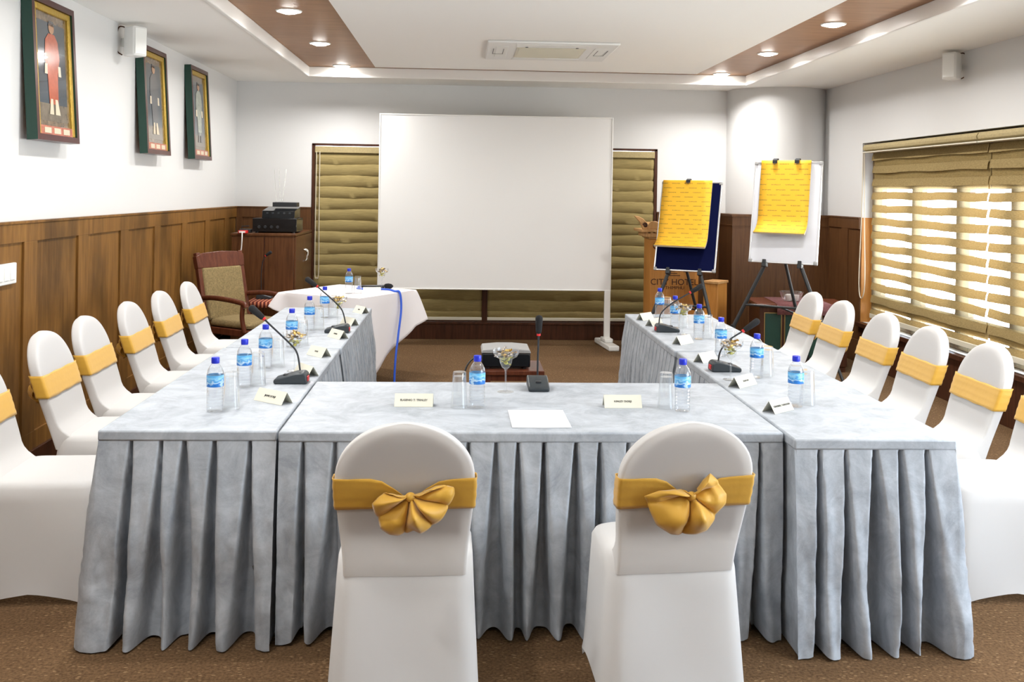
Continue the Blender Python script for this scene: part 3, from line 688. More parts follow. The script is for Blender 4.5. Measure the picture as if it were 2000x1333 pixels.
def fan(outline, folds, lean):
    P = [(x/633.0, -z/633.0) for x, z in outline]
    # resample the outline
    D = [0]
    for i in range(1, len(P)): D.append(D[-1]+math.hypot(P[i][0]-P[i-1][0], P[i][1]-P[i-1][1]))
    n = 110; rows = []; R = 14
    edge = []
    for k in range(n+1):
        d = D[-1]*k/n; i = max(j for j in range(len(D)) if D[j] <= d+1e-9); i = min(i, len(P)-2)
        f = (d-D[i])/(D[i+1]-D[i]+1e-9); edge.append((lerp(P[i][0], P[i+1][0], f), lerp(P[i][1], P[i+1][1], f)))
    for r in range(R+1):
        rho = 0.10+0.90*r/R; row = []
        for k, (x, z) in enumerate(edge):
            u = k/n
            ph = folds*u+0.16*math.sin(7*u+1)+0.25; wv = abs(math.cos(PI*ph))**0.6
            bulge = math.sin(PI*min(1, rho*0.90))*0.026
            y = -(0.012+bulge*(0.5+0.5*wv)+0.046*wv*math.sin(PI*min(1, rho*0.80)**0.75)*(0.75+0.4*math.sin(11*u+2))+0.005*math.sin(9*u+7*rho)+0.006*noise.noise(Vector((u*9, rho*5, folds))))
            sq = 1-0.05*(1-wv)*rho
            row.append((x*rho*sq, y+lean*(1-rho), z*rho*sq))
        rows.append(row)
    return MB().rows(rows, closed=False)
def make_chair(label, outline, folds, knot_x, knot_z, dep=0.43):
    t = thing('banquet_chair', label, 'chair', (0, 0, 0), 0, 'white covered banquet chairs with gold sashes')
    b = MB(); rows = []
    zs = [0.40+0.34*i/16 for i in range(16)] + [0.74+0.1815*math.sin(PI/2*i/14) for i in range(15)]
    for z in zs:
        fl = 0.024+0.11*max(0, (0.53-z)/0.11)**2.2 if z < 0.53 else None
        rows.append(ring(z, 0, fl))
    b.rows(rows, True, False, True)
    b.build('back_cover', M['cover'], t, smooth=60)
    b = MB(); rows = []
    for sc, z in ((0.02, 0.468), (0.5, 0.470), (0.85, 0.466), (0.95, 0.458), (1.0, 0.440)):
        base = rrect(0.218, 0.0, dep, 0.07, z); rows.append([(x*sc, dep/2+(y-dep/2)*sc, z) for x, y, _ in base])
    for f in [i/9 for i in range(1, 10)]:
        z = lerp(0.44, 0.0, f); hx = lerp(0.218, 0.242, f); base = rrect(hx, lerp(-0.012, -0.065, f), lerp(dep, dep+0.015, f), 0.06, z)
        lift = []
        for x, y, zz in base:
            if abs(abs(x)-hx) < 0.004: a = 1-min(1, abs(y-0.2)/0.2)
            elif abs(x) < hx-0.055: a = 1-min(1, abs(x)/(hx-0.04))
            else: a = 0
            pull = 0.012*sstep(0, 1, a)*math.sin(PI*f)
            nx = -math.copysign(pull, x) if abs(abs(x)-hx) < 0.004 else 0
            ny = (-pull if y > 0.2 else pull) if abs(x) < hx-0.055 else 0
            lift.append((x+nx, y+ny, zz+0.045*(a**0.6 if a > 0 else 0)*f**8))
        rows.append(lift)
    b.rows(rows, True, True, False)
    b.build('seat_cover', M['cover'], t, smooth=50)
    # pad of the backrest, felt through the thin cover: solid board with a hand hole near its top
    b = MB(); P = []
    for z in [0.545+0.195*i/6 for i in range(7)]: P.append((back_w(z)-0.022, z))
    for i in range(1, 13): z = 0.74+0.160*math.sin(PI/2*i/12); P.append((max(0.0, 0.193*math.cos(PI/2*i/12)), z))
    outer = P + [(-x, z) for x, z in P[::-1][1:]]
    bm_pts = [(x, z) for x, z in outer]
    hole = [(0.040*math.cos(2*PI*i/len(bm_pts)), 0.872+0.0095*math.sin(2*PI*i/len(bm_pts))) for i in range(len(bm_pts))]
    # match hole points to outer points by angle about the hole centre
    hole = []
    for x, z in bm_pts:
        a = math.atan2((z-0.872)*4.2, x); hole.append((0.040*math.cos(a), 0.872+0.0095*math.sin(a)))
    def y_at(z, d): return back_c(z)+d
    fr = [[(x, y_at(z, 0.012), z) for x, z in bm_pts], [(x, y_at(z, 0.012), z) for x, z in hole], [(x, y_at(z, -0.012), z) for x, z in hole], [(x, y_at(z, -0.012), z) for x, z in bm_pts], [(x, y_at(z, 0.012), z) for x, z in bm_pts]]
    b.rows(fr, True); b.build('back_pad', M['inner'], t, smooth=30)
    # sash round the backrest, pinched to the knot at the rear
    b = MB(); rows = []; n = 9
    base = ring(0.69, 0.005)
    for i in range(n+1):
        row = []
        for j, (x, y, z) in enumerate(base):
            rear = y < back_c(0.69)-0.015
            g = math.exp(-((x-knot_x)/0.062)**2) if rear else 0.0
            zt = 0.744-0.062*g; zb = 0.640+0.012*g
            zz = lerp(zb, zt, i/n)+0.0015*math.sin(x*40+i*2)
            q = ring(max(0.45, min(0.80, zz)), 0.006+0.0008*math.sin(i*2.2))[j]
            row.append((q[0], q[1]-(0.006*g if rear else 0), zz))
        rows.append(row)
    b.rows(rows, True); sash = b.build('sash', M['sash'], t, smooth=60, solid=0.0015)
    yk = back_c(knot_z)-0.026
    f = fan(outline, folds, 0.0); f.xf(Matrix.Translation((knot_x, yk, knot_z))); f.build('bow', M['sash'], sash, smooth=70, fix=False, solid=0.0016)
    k = MB(); k.ball((0, 0, 0), 0.017, 12, 0, (1.0, 0.8, 0.9)); k.xf(Matrix.Translation((knot_x, yk-0.030, knot_z-0.004))); k.build('knot', M['sash'], sash, smooth=60)
    return t
chA = make_chair('white covered chair with gold bow, left one of the two front chairs', FAN_A, 6, 0.018, 0.694, 0.325)
chB = make_chair('white covered chair with crumpled gold bow, right one of the two front chairs', FAN_B, 5, 0.008, 0.690, 0.31)
chA.location = (-0.160, 3.125, 0); chA.rotation_euler = (0, 0, math.radians(1))
chB.location = (0.712, 3.14, 0); chB.rotation_euler = (0, 0, math.radians(5))
chS = make_chair('', FAN_A, 6, 0.018, 0.694)
ordn = ['farthest from the camera', 'second from the far end', 'third from the far end', 'fourth from the far end', 'fifth from the far end', 'nearest the camera']
rows_ = [(-1.865+(0.02 if y < 5.2 else 0), y, -90+2, 'white chair with gold sash along the left panelled wall, ' + ordn[k]) for k, y in enumerate((7.335, 6.674, 6.042, 5.366, 4.80, 4.08))]
rows_ += [(2.45, y, 90-1, 'white chair with gold sash along the right window side, ' + ordn[k]) for k, y in enumerate((7.02, 6.458, 5.797, 5.218, 4.611, 4.03))]
for k, (x, y, a, lab) in enumerate(rows_):
    if k: again(chS, (x, y, 0), math.radians(a), lab)
    else: chS.location = (x, y, 0); chS.rotation_euler = (0, 0, math.radians(a)); chS['label'] = lab

# ================================================================ things on the tables
TZ = 0.7605
bt = thing('water_bottle', '', 'bottle', (0, 0, 0), 0, 'blue capped water bottles')
prof = [(0.002, 0.004), (0.020, 0.0), (0.029, 0.002), (0.0315, 0.008)]
z = 0.014
while z < 0.092: prof += [(0.0318, z), (0.0318, z+0.007), (0.0288, z+0.009), (0.0288, z+0.011)]; z += 0.013
prof += [(0.0315, 0.097), (0.0315, 0.142), (0.0318, 0.147), (0.0300, 0.158), (0.0235, 0.171), (0.0165, 0.181), (0.0135, 0.186), (0.0135, 0.192)]
MB().lathe(prof, 28).build('bottle_body', M['bottle'], bt, smooth=40)
MB().lathe([(0.002, 0.006), (0.029, 0.006), (0.0295, 0.05), (0.0295, 0.140), (0.028, 0.156), (0.022, 0.168), (0.002, 0.168)], 20).build('water', M['water'], bt, smooth=40)
MB().lathe([(0.0322, 0.098), (0.0324, 0.099), (0.0324, 0.141), (0.0322, 0.142)], 32).build('bottle_label', M['label'], bt)
cp = MB(); cp.lathe([(0.0145, 0.186), (0.0155, 0.188), (0.0155, 0.206), (0.0145, 0.209), (0.001, 0.2095)], 24)
cp.build('cap', M['cap'], bt, smooth=40)
LB = [(-0.938, 3.819), (-0.927, 4.278), (-0.928, 4.74), (-0.911, 5.371), (-0.911, 5.996), (-0.901, 6.589)]
RB = [(1.389, 3.937), (1.416, 4.554), (1.405, 5.151), (1.435, 5.752), (1.393, 6.215), (1.394, 6.709)]
nth = ['nearest the camera', 'second from the camera', 'third from the camera', 'fourth from the camera', 'fifth from the camera', 'farthest from the camera']
spots = [(x, y, 'blue capped water bottle on the left table run, ' + nth[i]) for i, (x, y) in enumerate(LB)]
spots += [(x, y, 'blue capped water bottle on the right table run, ' + nth[i]) for i, (x, y) in enumerate(RB)]
spots += [(0.077, 3.896, 'blue capped water bottle on the front table, beside the candy glass'), (0.897, 3.847, 'blue capped water bottle on the front table, behind the right front chair'), (-0.913, 8.112, 'blue capped water bottle on the white cloth table')]
for i, (x, y, lab) in enumerate(spots):
    if i == 0: bt.location = (x, y, TZ); bt['label'] = lab
    else: again(bt, (x, y, TZ), i*0.9+ (PI if x > 0.9 else 0), lab)

gl = MB(); gl.lathe([(0.0335, 0.0), (0.0345, 0.0), (0.0345, 0.002), (0.0262, 0.141), (0.0245, 0.143), (0.001, 0.143)], 28)
gl.lathe([(0.001, 0.126), (0.0235, 0.126), (0.0325, 0.002), (0.0335, 0.0)], 28)
glo = gl.build('drinking_glass', M['glass'], smooth=35)
tag(glo, '', 'glass', 'upturned drinking glasses')
gsp = [(0.006, 3.90, 'upturned drinking glass on the front table, left of a bottle'), (0.843, 3.905, 'upturned drinking glass on the front table, behind the right front chair')]
gsp += [(x+0.050, y+0.052, 'upturned drinking glass behind the left run bottle ' + nth[i]) for i, (x, y) in enumerate(LB)]
gsp += [(x+0.065, y+0.045, 'upturned drinking glass beside the right run bottle ' + nth[i]) for i, (x, y) in enumerate(RB)]
gsp += [(-0.845, 8.15, 'upturned drinking glass on the white cloth table')]
for i, (x, y, lab) in enumerate(gsp):
    o = glo if i == 0 else glo.copy()
    if i: C.objects.link(o)
    o.location = (x, y, TZ); o['label'] = lab

mg = thing('margarita_glass', '', 'glass', (0, 0, 0), 0, 'margarita glasses filled with candies')
MB().lathe([(0.0565, 0.185), (0.0575, 0.184), (0.056, 0.168), (0.048, 0.153), (0.033, 0.146), (0.028, 0.140), (0.026, 0.126), (0.018, 0.108), (0.006, 0.098)], 32).build('bowl', M['glass'], mg, smooth=50)
MB().lathe([(0.006, 0.098), (0.0038, 0.085), (0.0035, 0.03), (0.0045, 0.012), (0.010, 0.006)], 16).build('stem', M['glass'], mg, smooth=50)
MB().lathe([(0.010, 0.006), (0.032, 0.003), (0.036, 0.001), (0.034, 0.0), (0.001, 0.0)], 28).build('foot', M['glass'], mg, smooth=50)
def candy_mesh(name, m):
    b = MB(); b.ball((0, 0, 0), 0.0085, 10, 0, (1.25, 0.9, 0.9))
    for s in (-1, 1):
        b.rows([[(s*x, r*math.cos(2*PI*k/10)*(1+0.3*(k % 2)), r*math.sin(2*PI*k/10)*0.45) for k in range(10)] for x, r in ((0.009, 0.003), (0.014, 0.004), (0.022, 0.009))], True)
    o = b.build(name, m, smooth=50); return o
cands = [candy_mesh('wrapped_candy', M[k]) for k in ('goldfoil', 'silverfoil', 'greenfoil')]
msp = [((0.206, 4.205), 'between the two front chairs', 'on the front table', 'front table candies'), ((-0.775, 4.66), 'near the close left microphone', 'on the left table run', 'left near candies'), ((-0.765, 6.20), 'near the far left microphone', 'on the left table run', 'left far candies'),
       ((1.276, 4.50), 'near the close right microphone', 'on the right table run', 'right near candies'), ((1.383, 5.945), 'near the far right microphone', 'on the right table run', 'right far candies'), ((-0.67, 8.45), 'beside the handheld microphone', 'on the white cloth table', 'cloth table candies')]
used = [False]*3
for i, ((x, y), near, on, grp) in enumerate(msp):
    lab = 'stemmed margarita glass of candies %s' % (on if i in (0, 5) else on+', '+near)
    if i == 0: mg.location = (x, y, TZ); mg['label'] = lab
    else: again(mg, (x, y, TZ), 0, lab)
    rnd = random.Random(40+i)
    lay = [(0.0, 0.0, 0.125, 2), (0.010, 0.006, 0.140, 2), (-0.009, -0.006, 0.144, 2)] + [(0.030*math.cos(a), 0.030*math.sin(a), 0.163, q % 2) for q, a in enumerate((0.3, 1.35, 2.4, 3.45, 4.5, 5.55))] + [(0.016, 0.008, 0.178, 0), (-0.014, 0.010, 0.181, 1), (0.002, -0.016, 0.180, 0)]
    for q, (dx, dy, dz, kind) in enumerate(lay):
        if not used[kind]: o = cands[kind]; used[kind] = True
        else: o = cands[kind].copy(); C.objects.link(o)
        o.location = (x+dx, y+dy, TZ+dz); o.rotation_euler = (rnd.uniform(-0.6, 0.6), rnd.uniform(-0.5, 0.5), rnd.uniform(0, 6))
        cn = ('gold foil', 'silver foil', 'yellow green')[kind]
        tag(o, '%s wrapped candy in the margarita glass %s' % (cn, on if i in (0, 5) else near), 'candy', '%s, %s' % (grp, cn))

def microphone(loc, rz, neck, head, label, straight=False):
    t = thing('gooseneck_microphone', label, 'microphone', loc, rz, 'gooseneck conference microphones')
    b = MB(); hw = 0.046
    pr = [(-0.072, 0.0), (-0.074, 0.016), (-0.066, 0.022), (0.022, 0.047), (0.056, 0.050), (0.070, 0.040), (0.074, 0.0)]
    b.prism(pr, -hw, hw, 1); b.build('base', M['micgrey'], t, bevel=0.006)
    MB().box(-0.035, -0.015, -0.012, 0.012, 0.030, 0.0385).build('talk_button', M['black'], t, bevel=0.002)
    MB().box(0.066, 0.0755, -0.02, 0.02, 0.008, 0.03).build('status_light', M['red'], t, bevel=0.002)
    p = [(x, 0, z) for x, z in neck]
    b = MB(); b.tube([(p[0][0], 0, p[0][1]-0.02), (p[0][0], 0, p[0][1]+0.01), (p[0][0]-0.001, 0, p[0][1]+0.045)], [0.012, 0.009, 0.0055], 10); b.build('neck_boot', M['black'], t, smooth=60)
    sp = smooth_pts(p, 6)
    b = MB(); b.tube(sp, 0.0042, 8); b.build('gooseneck', M['black'], t, smooth=60)
    a, e = Vector(p[-1]), Vector((head[0], 0, head[1])); d = (e-a)
    b = MB(); b.tube([a-d.normalized()*0.006, a+d.normalized()*0.006], 0.0085, 10); b.build('light_ring', M['red'], t, smooth=60)
    b = MB(); b.tube([a+d*f for f in (0.05, 0.12, 0.5, 0.85, 0.95, 1.0)], [0.009, 0.0125, 0.015, 0.0165, 0.013, 0.005], 14); b.build('foam_head', M['foam'], t, smooth=60)
    return t
microphone((-0.742, 4.39, TZ), 0, [(0.037, 0.055), (0.022, 0.132), (-0.014, 0.177), (-0.095, 0.253), (-0.126, 0.283)], (-0.190, 0.338), 'black gooseneck microphone on the left table run, closer to the camera')
microphone((-0.733, 5.93, TZ), 0, [(0.049, 0.055), (0.027, 0.132), (-0.022, 0.187), (-0.125, 0.276)], (-0.195, 0.325), 'black gooseneck microphone on the left table run, nearer the armchair')
microphone((1.308, 6.06, TZ), PI, [(0.051, 0.05), (0.039, 0.114), (-0.025, 0.175), (-0.145, 0.247)], (-0.225, 0.295), 'black gooseneck microphone on the right table run, nearer the lectern')
microphone((1.311, 4.73, TZ), PI, [(0.032, 0.05), (0.025, 0.089), (0.005, 0.124), (-0.032, 0.16), (-0.090, 0.196)], (-0.169, 0.252), 'black gooseneck microphone on the right table run, closer to the camera')
microphone((0.352, 4.275, TZ), PI/2, [(0.030, 0.055), (0.024, 0.12), (0.012, 0.18), (-0.002, 0.24)], (-0.012, 0.325), 'black microphone standing upright on the front table')

def name_card(loc, rz, body, label, wd=0.155, hh=0.047, dd=0.030):
    """tent card; local -y is the face that carries the name"""
    t = thing('name_card', label, 'name card', loc, rz, 'folded ivory name cards')
    b = MB(); h = wd/2
    b.rows([[(-h, -dd, 0), (-h, 0, hh), (-h, dd, 0)], [(h, -dd, 0), (h, 0, hh), (h, dd, 0)]], closed=False)
    b.build('card', M['ivory'], t, smooth=0, fix=False, solid=0.0012)
    if body:
        an = math.atan2(hh, dd); tx = text_mb(body, 0.0115)
        for sgn in (0,):
            tx.xf(Matrix.Translation((0, -dd/2-0.0012*math.sin(an), hh*0.5+0.0012*math.cos(an))) @ Matrix.Rotation(an, 4, 'X'))
        tx.build('printed_name', M['print'], t, smooth=0)
    return t
def card_between(p, q, body, label, flip=False, **kw):
    dx, dy = q[0]-p[0], q[1]-p[1]; ln = math.hypot(dx, dy); ux, uy = dx/ln, dy/ln
    nx, ny = uy, -ux                                     # outward normal of the readable face (to the right of p->q)
    cx, cy = (p[0]+q[0])/2-nx*0.030, (p[1]+q[1])/2-ny*0.030
    return name_card((cx, cy, TZ), math.atan2(uy, ux), body, label, wd=max(0.13, min(0.165, ln)), **kw)
card_between((-0.253, 3.907), (-0.099, 3.904), 'EUGENIO T. TRINLEY', 'ivory name card behind the left front chair on the front table')
card_between((0.592, 3.895), (0.745, 3.896), 'KINLEY DORJI', 'ivory name card behind the right front chair on the front table')
card_between((-0.833, 4.023), (-0.701, 3.921), 'JINME DORJI', 'ivory name card on the left run, beside the bottle nearest the camera')
card_between((-0.775, 4.62), (-0.69, 4.50), '', 'ivory name card on the left run, hidden behind the near microphone base')
card_between((-0.792, 5.127), (-0.699, 5.022), 'TASHI', 'ivory name card on the left run, third from the camera')
card_between((-0.769, 5.751), (-0.684, 5.637), 'KARMA', 'ivory name card on the left run, in front of the far microphone')
card_between((-0.765, 6.30), (-0.680, 6.19), '', 'ivory name card on the left run, behind the far microphone')
card_between((-0.749, 6.904), (-0.673, 6.795), 'PEMA', 'ivory name card on the left run, at its far end')
card_between((1.257, 3.795), (1.362, 3.877), 'TSHERING YANGDEN', 'ivory name card on the right run, nearest the camera')
card_between((1.26, 4.292), (1.372, 4.398), 'KENCHO', 'ivory name card on the right run, second from the camera')
card_between((1.255, 4.93), (1.36, 5.03), '', 'ivory name card on the right run, behind the near microphone')
card_between((1.273, 5.515), (1.371, 5.613), '', 'ivory name card on the right run, in front of the far microphone')
card_between((1.262, 6.27), (1.350, 6.36), '', 'ivory name card on the right run, behind the far microphone base')
card_between((1.259, 6.565), (1.339, 6.640), '', 'ivory name card on the right run, at its far end')
b = MB(); b.rows([[(lerp(-0.11, 0.11, i/8), y, 0.0006+0.0015*abs(i/8-0.5)*(1 if y < 0 else 0.4)) for i in range(9)] for y in (-0.145, 0, 0.145)], closed=False)
tag(b.build('paper_sheet', M['paper'], loc=(0.310, 3.708, TZ), rot=(0, 0, 0.01), solid=0.0006, fix=False), 'blank white paper sheet lying on the front table', 'paper')

# ================================================================ projection screen
t = thing('projection_screen', 'large white projection screen standing before the back window', 'projection screen', (0.37, 10.2, 0))
MB().box(-1.215, 1.215, -0.012, 0.012, 0.60, 2.41).build('screen_sheet', M['screen'], t, smooth=0)
b = MB()
for x0, x1, z0, z1 in ((-1.225, -1.212, 0.59, 2.42), (1.212, 1.225, 0.59, 2.42), (-1.212, 1.212, 0.59, 0.602), (-1.212, 1.212, 2.408, 2.42)): b.box(x0, x1, -0.018, 0.018, z0, z1)
b.build('screen_frame', M['whitemetal'], t, bevel=0.003)
for s in (-1, 1):
    MB().box(s*1.19-0.032, s*1.19+0.032, -0.02, 0.02, 0.06, 0.60).build('leg', M['whitemetal'], t, bevel=0.004)
    q = MB(); q.box(-0.055, 0.055, -0.30, 0.30, 0.0, 0.055); q.box(-0.045, 0.045, -0.10, 0.10, 0.055, 0.10)
    q.xf(Matrix.Translation((s*1.19, 0, 0)) @ Matrix.Rotation(0.12, 4, 'Z')); q.build('foot', M['whitemetal'], t, bevel=0.012)

# ================================================================ white cloth table in the far left
cx, cy, hs, rz = -0.94, 8.35, 0.41, math.radians(60)
t = thing('speaker_table', 'small square table under a white cloth, beside the armchair', 'table', (cx, cy, 0), rz)
MB().box(-hs, hs, -hs, hs, 0.735, 0.755).build('tabletop', M['redwood'], t, bevel=0.003)
MB().lathe([(0.20, 0.0), (0.20, 0.02), (0.05, 0.05), (0.035, 0.10), (0.035, 0.70), (0.10, 0.735)], 24).build('pedestal', M['redwood'], t, smooth=40)
# local corners: (-,-)=front, (+,-)=right, (+,+)=back, (-,+)=left
cor = [(-hs, -hs, 0.06), (hs, -hs, 0.50), (hs, hs, 0.52), (-hs, hs, 0.64)]
E = []; n = 30
for i in range(4):
    a, bq = cor[i], cor[(i+1) % 4]; nx, ny = ((0, -1), (1, 0), (0, 1), (-1, 0))[i]
    for k in range(n):
        f = k/n; e2 = min(f, 1-f); w_ = sstep(0, 0.12, e2)
        pv = ((0, -1), (1, 0), (0, 1), (-1, 0))[(i-1) % 4]; nv = ((0, -1), (1, 0), (0, 1), (-1, 0))[(i+1) % 4]
        if f < 0.12: q = 0.5*(1-f/0.12); nn = Vector((nx*(1-q)+pv[0]*q, ny*(1-q)+pv[1]*q))
        elif f > 0.88: q = 0.5*((f-0.88)/0.12); nn = Vector((nx*(1-q)+nv[0]*q, ny*(1-q)+nv[1]*q))
        else: nn = Vector((nx, ny))
        hemz = lerp(a[2], bq[2], f)
        fold = math.sin(f*PI*3+i*1.3)
        E.append((lerp(a[0], bq[0], f), lerp(a[1], bq[1], f), nn.x, nn.y, hemz, fold, 1-w_))
rows = [[(x*0.02, y*0.02, 0.759) for x, y, *_ in E], [(x*0.97, y*0.97, 0.759) for x, y, *_ in E], [(x*1.0+nx*0.006, y+ny*0.006, 0.757) for x, y, nx, ny, *_ in E]]
for r in range(1, 15):
    f = r/14; row = []
    for x, y, nx, ny, hz, fold, cn in E:
        out = 0.010+f*(0.030+0.022*fold)+cn*0.10*f**0.8*(1 if hz > 0.2 else 0.5)
        row.append((x+nx*out, y+ny*out, lerp(0.752, hz, f)))
    rows.append(row)
MBc = MB().rows(rows, True, True)
o = MBc.build('tablecloth', M['whitecloth'], smooth=60, fix=False, solid=0.002, loc=(cx, cy, 0), rot=(0, 0, rz))
tag(o, 'white cotton tablecloth hanging in points over the small far left table', 'tablecloth')
hm = thing('handheld_microphone', 'black handheld microphone lying on the white cloth table', 'microphone', (-0.72, 8.50, 0.783), 0.05)
MB().tube([(-0.13, 0, 0), (-0.125, 0, 0), (0.07, 0, 0)], [0.009, 0.0115, 0.015], 14).build('handle', M['black'], hm, smooth=50)
MB().tube([(0.07, 0, 0), (0.08, 0, 0.002), (0.105, 0, 0.003), (0.13, 0, 0.003), (0.145, 0, 0.003)], [0.016, 0.023, 0.025, 0.020, 0.006], 14).build('grille_head', M['foam'], hm, smooth=50)
MB().tube([(-0.16, 0, -0.004), (-0.13, 0, 0)], 0.008, 10).build('cable_plug', M['blue'], hm, smooth=50)
fx = lambda u, d, z: (cx+math.cos(rz)*u-math.sin(rz)*(-hs-d), cy+math.sin(rz)*u+math.cos(rz)*(-hs-d), z)   # on the right-front face
b = MB(); b.tube(smooth_pts([(-0.885, 8.49, 0.766), (-0.80, 8.43, 0.766), (-0.62, 8.42, 0.766), fx(0.13, -0.03, 0.767), fx(0.13, 0.022, 0.757), fx(0.12, 0.045, 0.62), fx(0.06, 0.06, 0.42), fx(0.0, 0.075, 0.22), fx(-0.04, 0.095, 0.02), fx(-0.06, 0.14, 0.012)]), 0.0095, 8)
tag(b.build('microphone_cable', M['blue'], smooth=60), 'bright blue cable hanging down the front of the white tablecloth', 'cable')
name_card((-0.745, 8.36, TZ), 0.1, '', 'ivory name card on the white cloth table', wd=0.15, hh=0.03, dd=0.03)

# ================================================================ projector on its low table
t = thing('low_table', 'low mahogany table standing behind the front table', 'table', (0.365, 6.52, 0))
MB().box(-0.20, 0.20, -0.18, 0.22, 0.425, 0.455).build('tabletop', M['redwood'], t, bevel=0.004)
b = MB()
for x0, x1, y0, y1 in ((-0.18, 0.18, -0.16, -0.145), (-0.18, 0.18, 0.185, 0.20), (-0.18, -0.165, -0.145, 0.185), (0.165, 0.18, -0.145, 0.185)): b.box(x0, x1, y0, y1, 0.385, 0.425)
b.build('apron', M['redwood'], t, bevel=0.002)
for sx in (-0.17, 0.17):
    for sy in (-0.15, 0.19): MB().box(sx-0.017, sx+0.017, sy-0.017, sy+0.017, 0, 0.425).build('leg', M['redwood'], t, bevel=0.003)
t = thing('projector', 'black projector with grey lid on the low mahogany table', 'projector', (0.315, 6.53, 0.455))
MB().prism([(-0.16, 0.012), (-0.16, 0.105), (0.16, 0.105), (0.16, 0.012)], -0.13, 0.13, 1).build('body', M['lcd'], t, bevel=0.008)
MB().prism([(-0.165, 0.105), (-0.155, 0.128), (-0.05, 0.137), (0.05, 0.137), (0.155, 0.128), (0.165, 0.105)], -0.135, 0.135, 1).build('lid', M['greyplastic'], t, bevel=0.005, smooth=50)
for sx in (-0.12, 0.12):
    for sy in (-0.1, 0.1): MB().lathe([(0.001, 0), (0.012, 0), (0.012, 0.014), (0.001, 0.014)], 12, (sx, sy, 0)).build('foot', M['black'], t)
MB().lathe([(0.001, 0), (0.032, 0), (0.036, 0.01), (0.036, 0.03)], 20).xf(Matrix.Translation((0.07, 0.13, 0.06)) @ Matrix.Rotation(-PI/2, 4, 'X')).build('lens', M['black'], t, smooth=40)
b = MB(); b.tube(smooth_pts([(0.155, 6.56, 0.50), (0.10, 6.54, 0.50), (0.045, 6.50, 0.42), (0.03, 6.47, 0.2), (0.02, 6.45, 0.01)]), 0.006, 8)
tag(b.build('power_cable', M['black'], smooth=60), 'black cable curving down from the projector', 'cable')

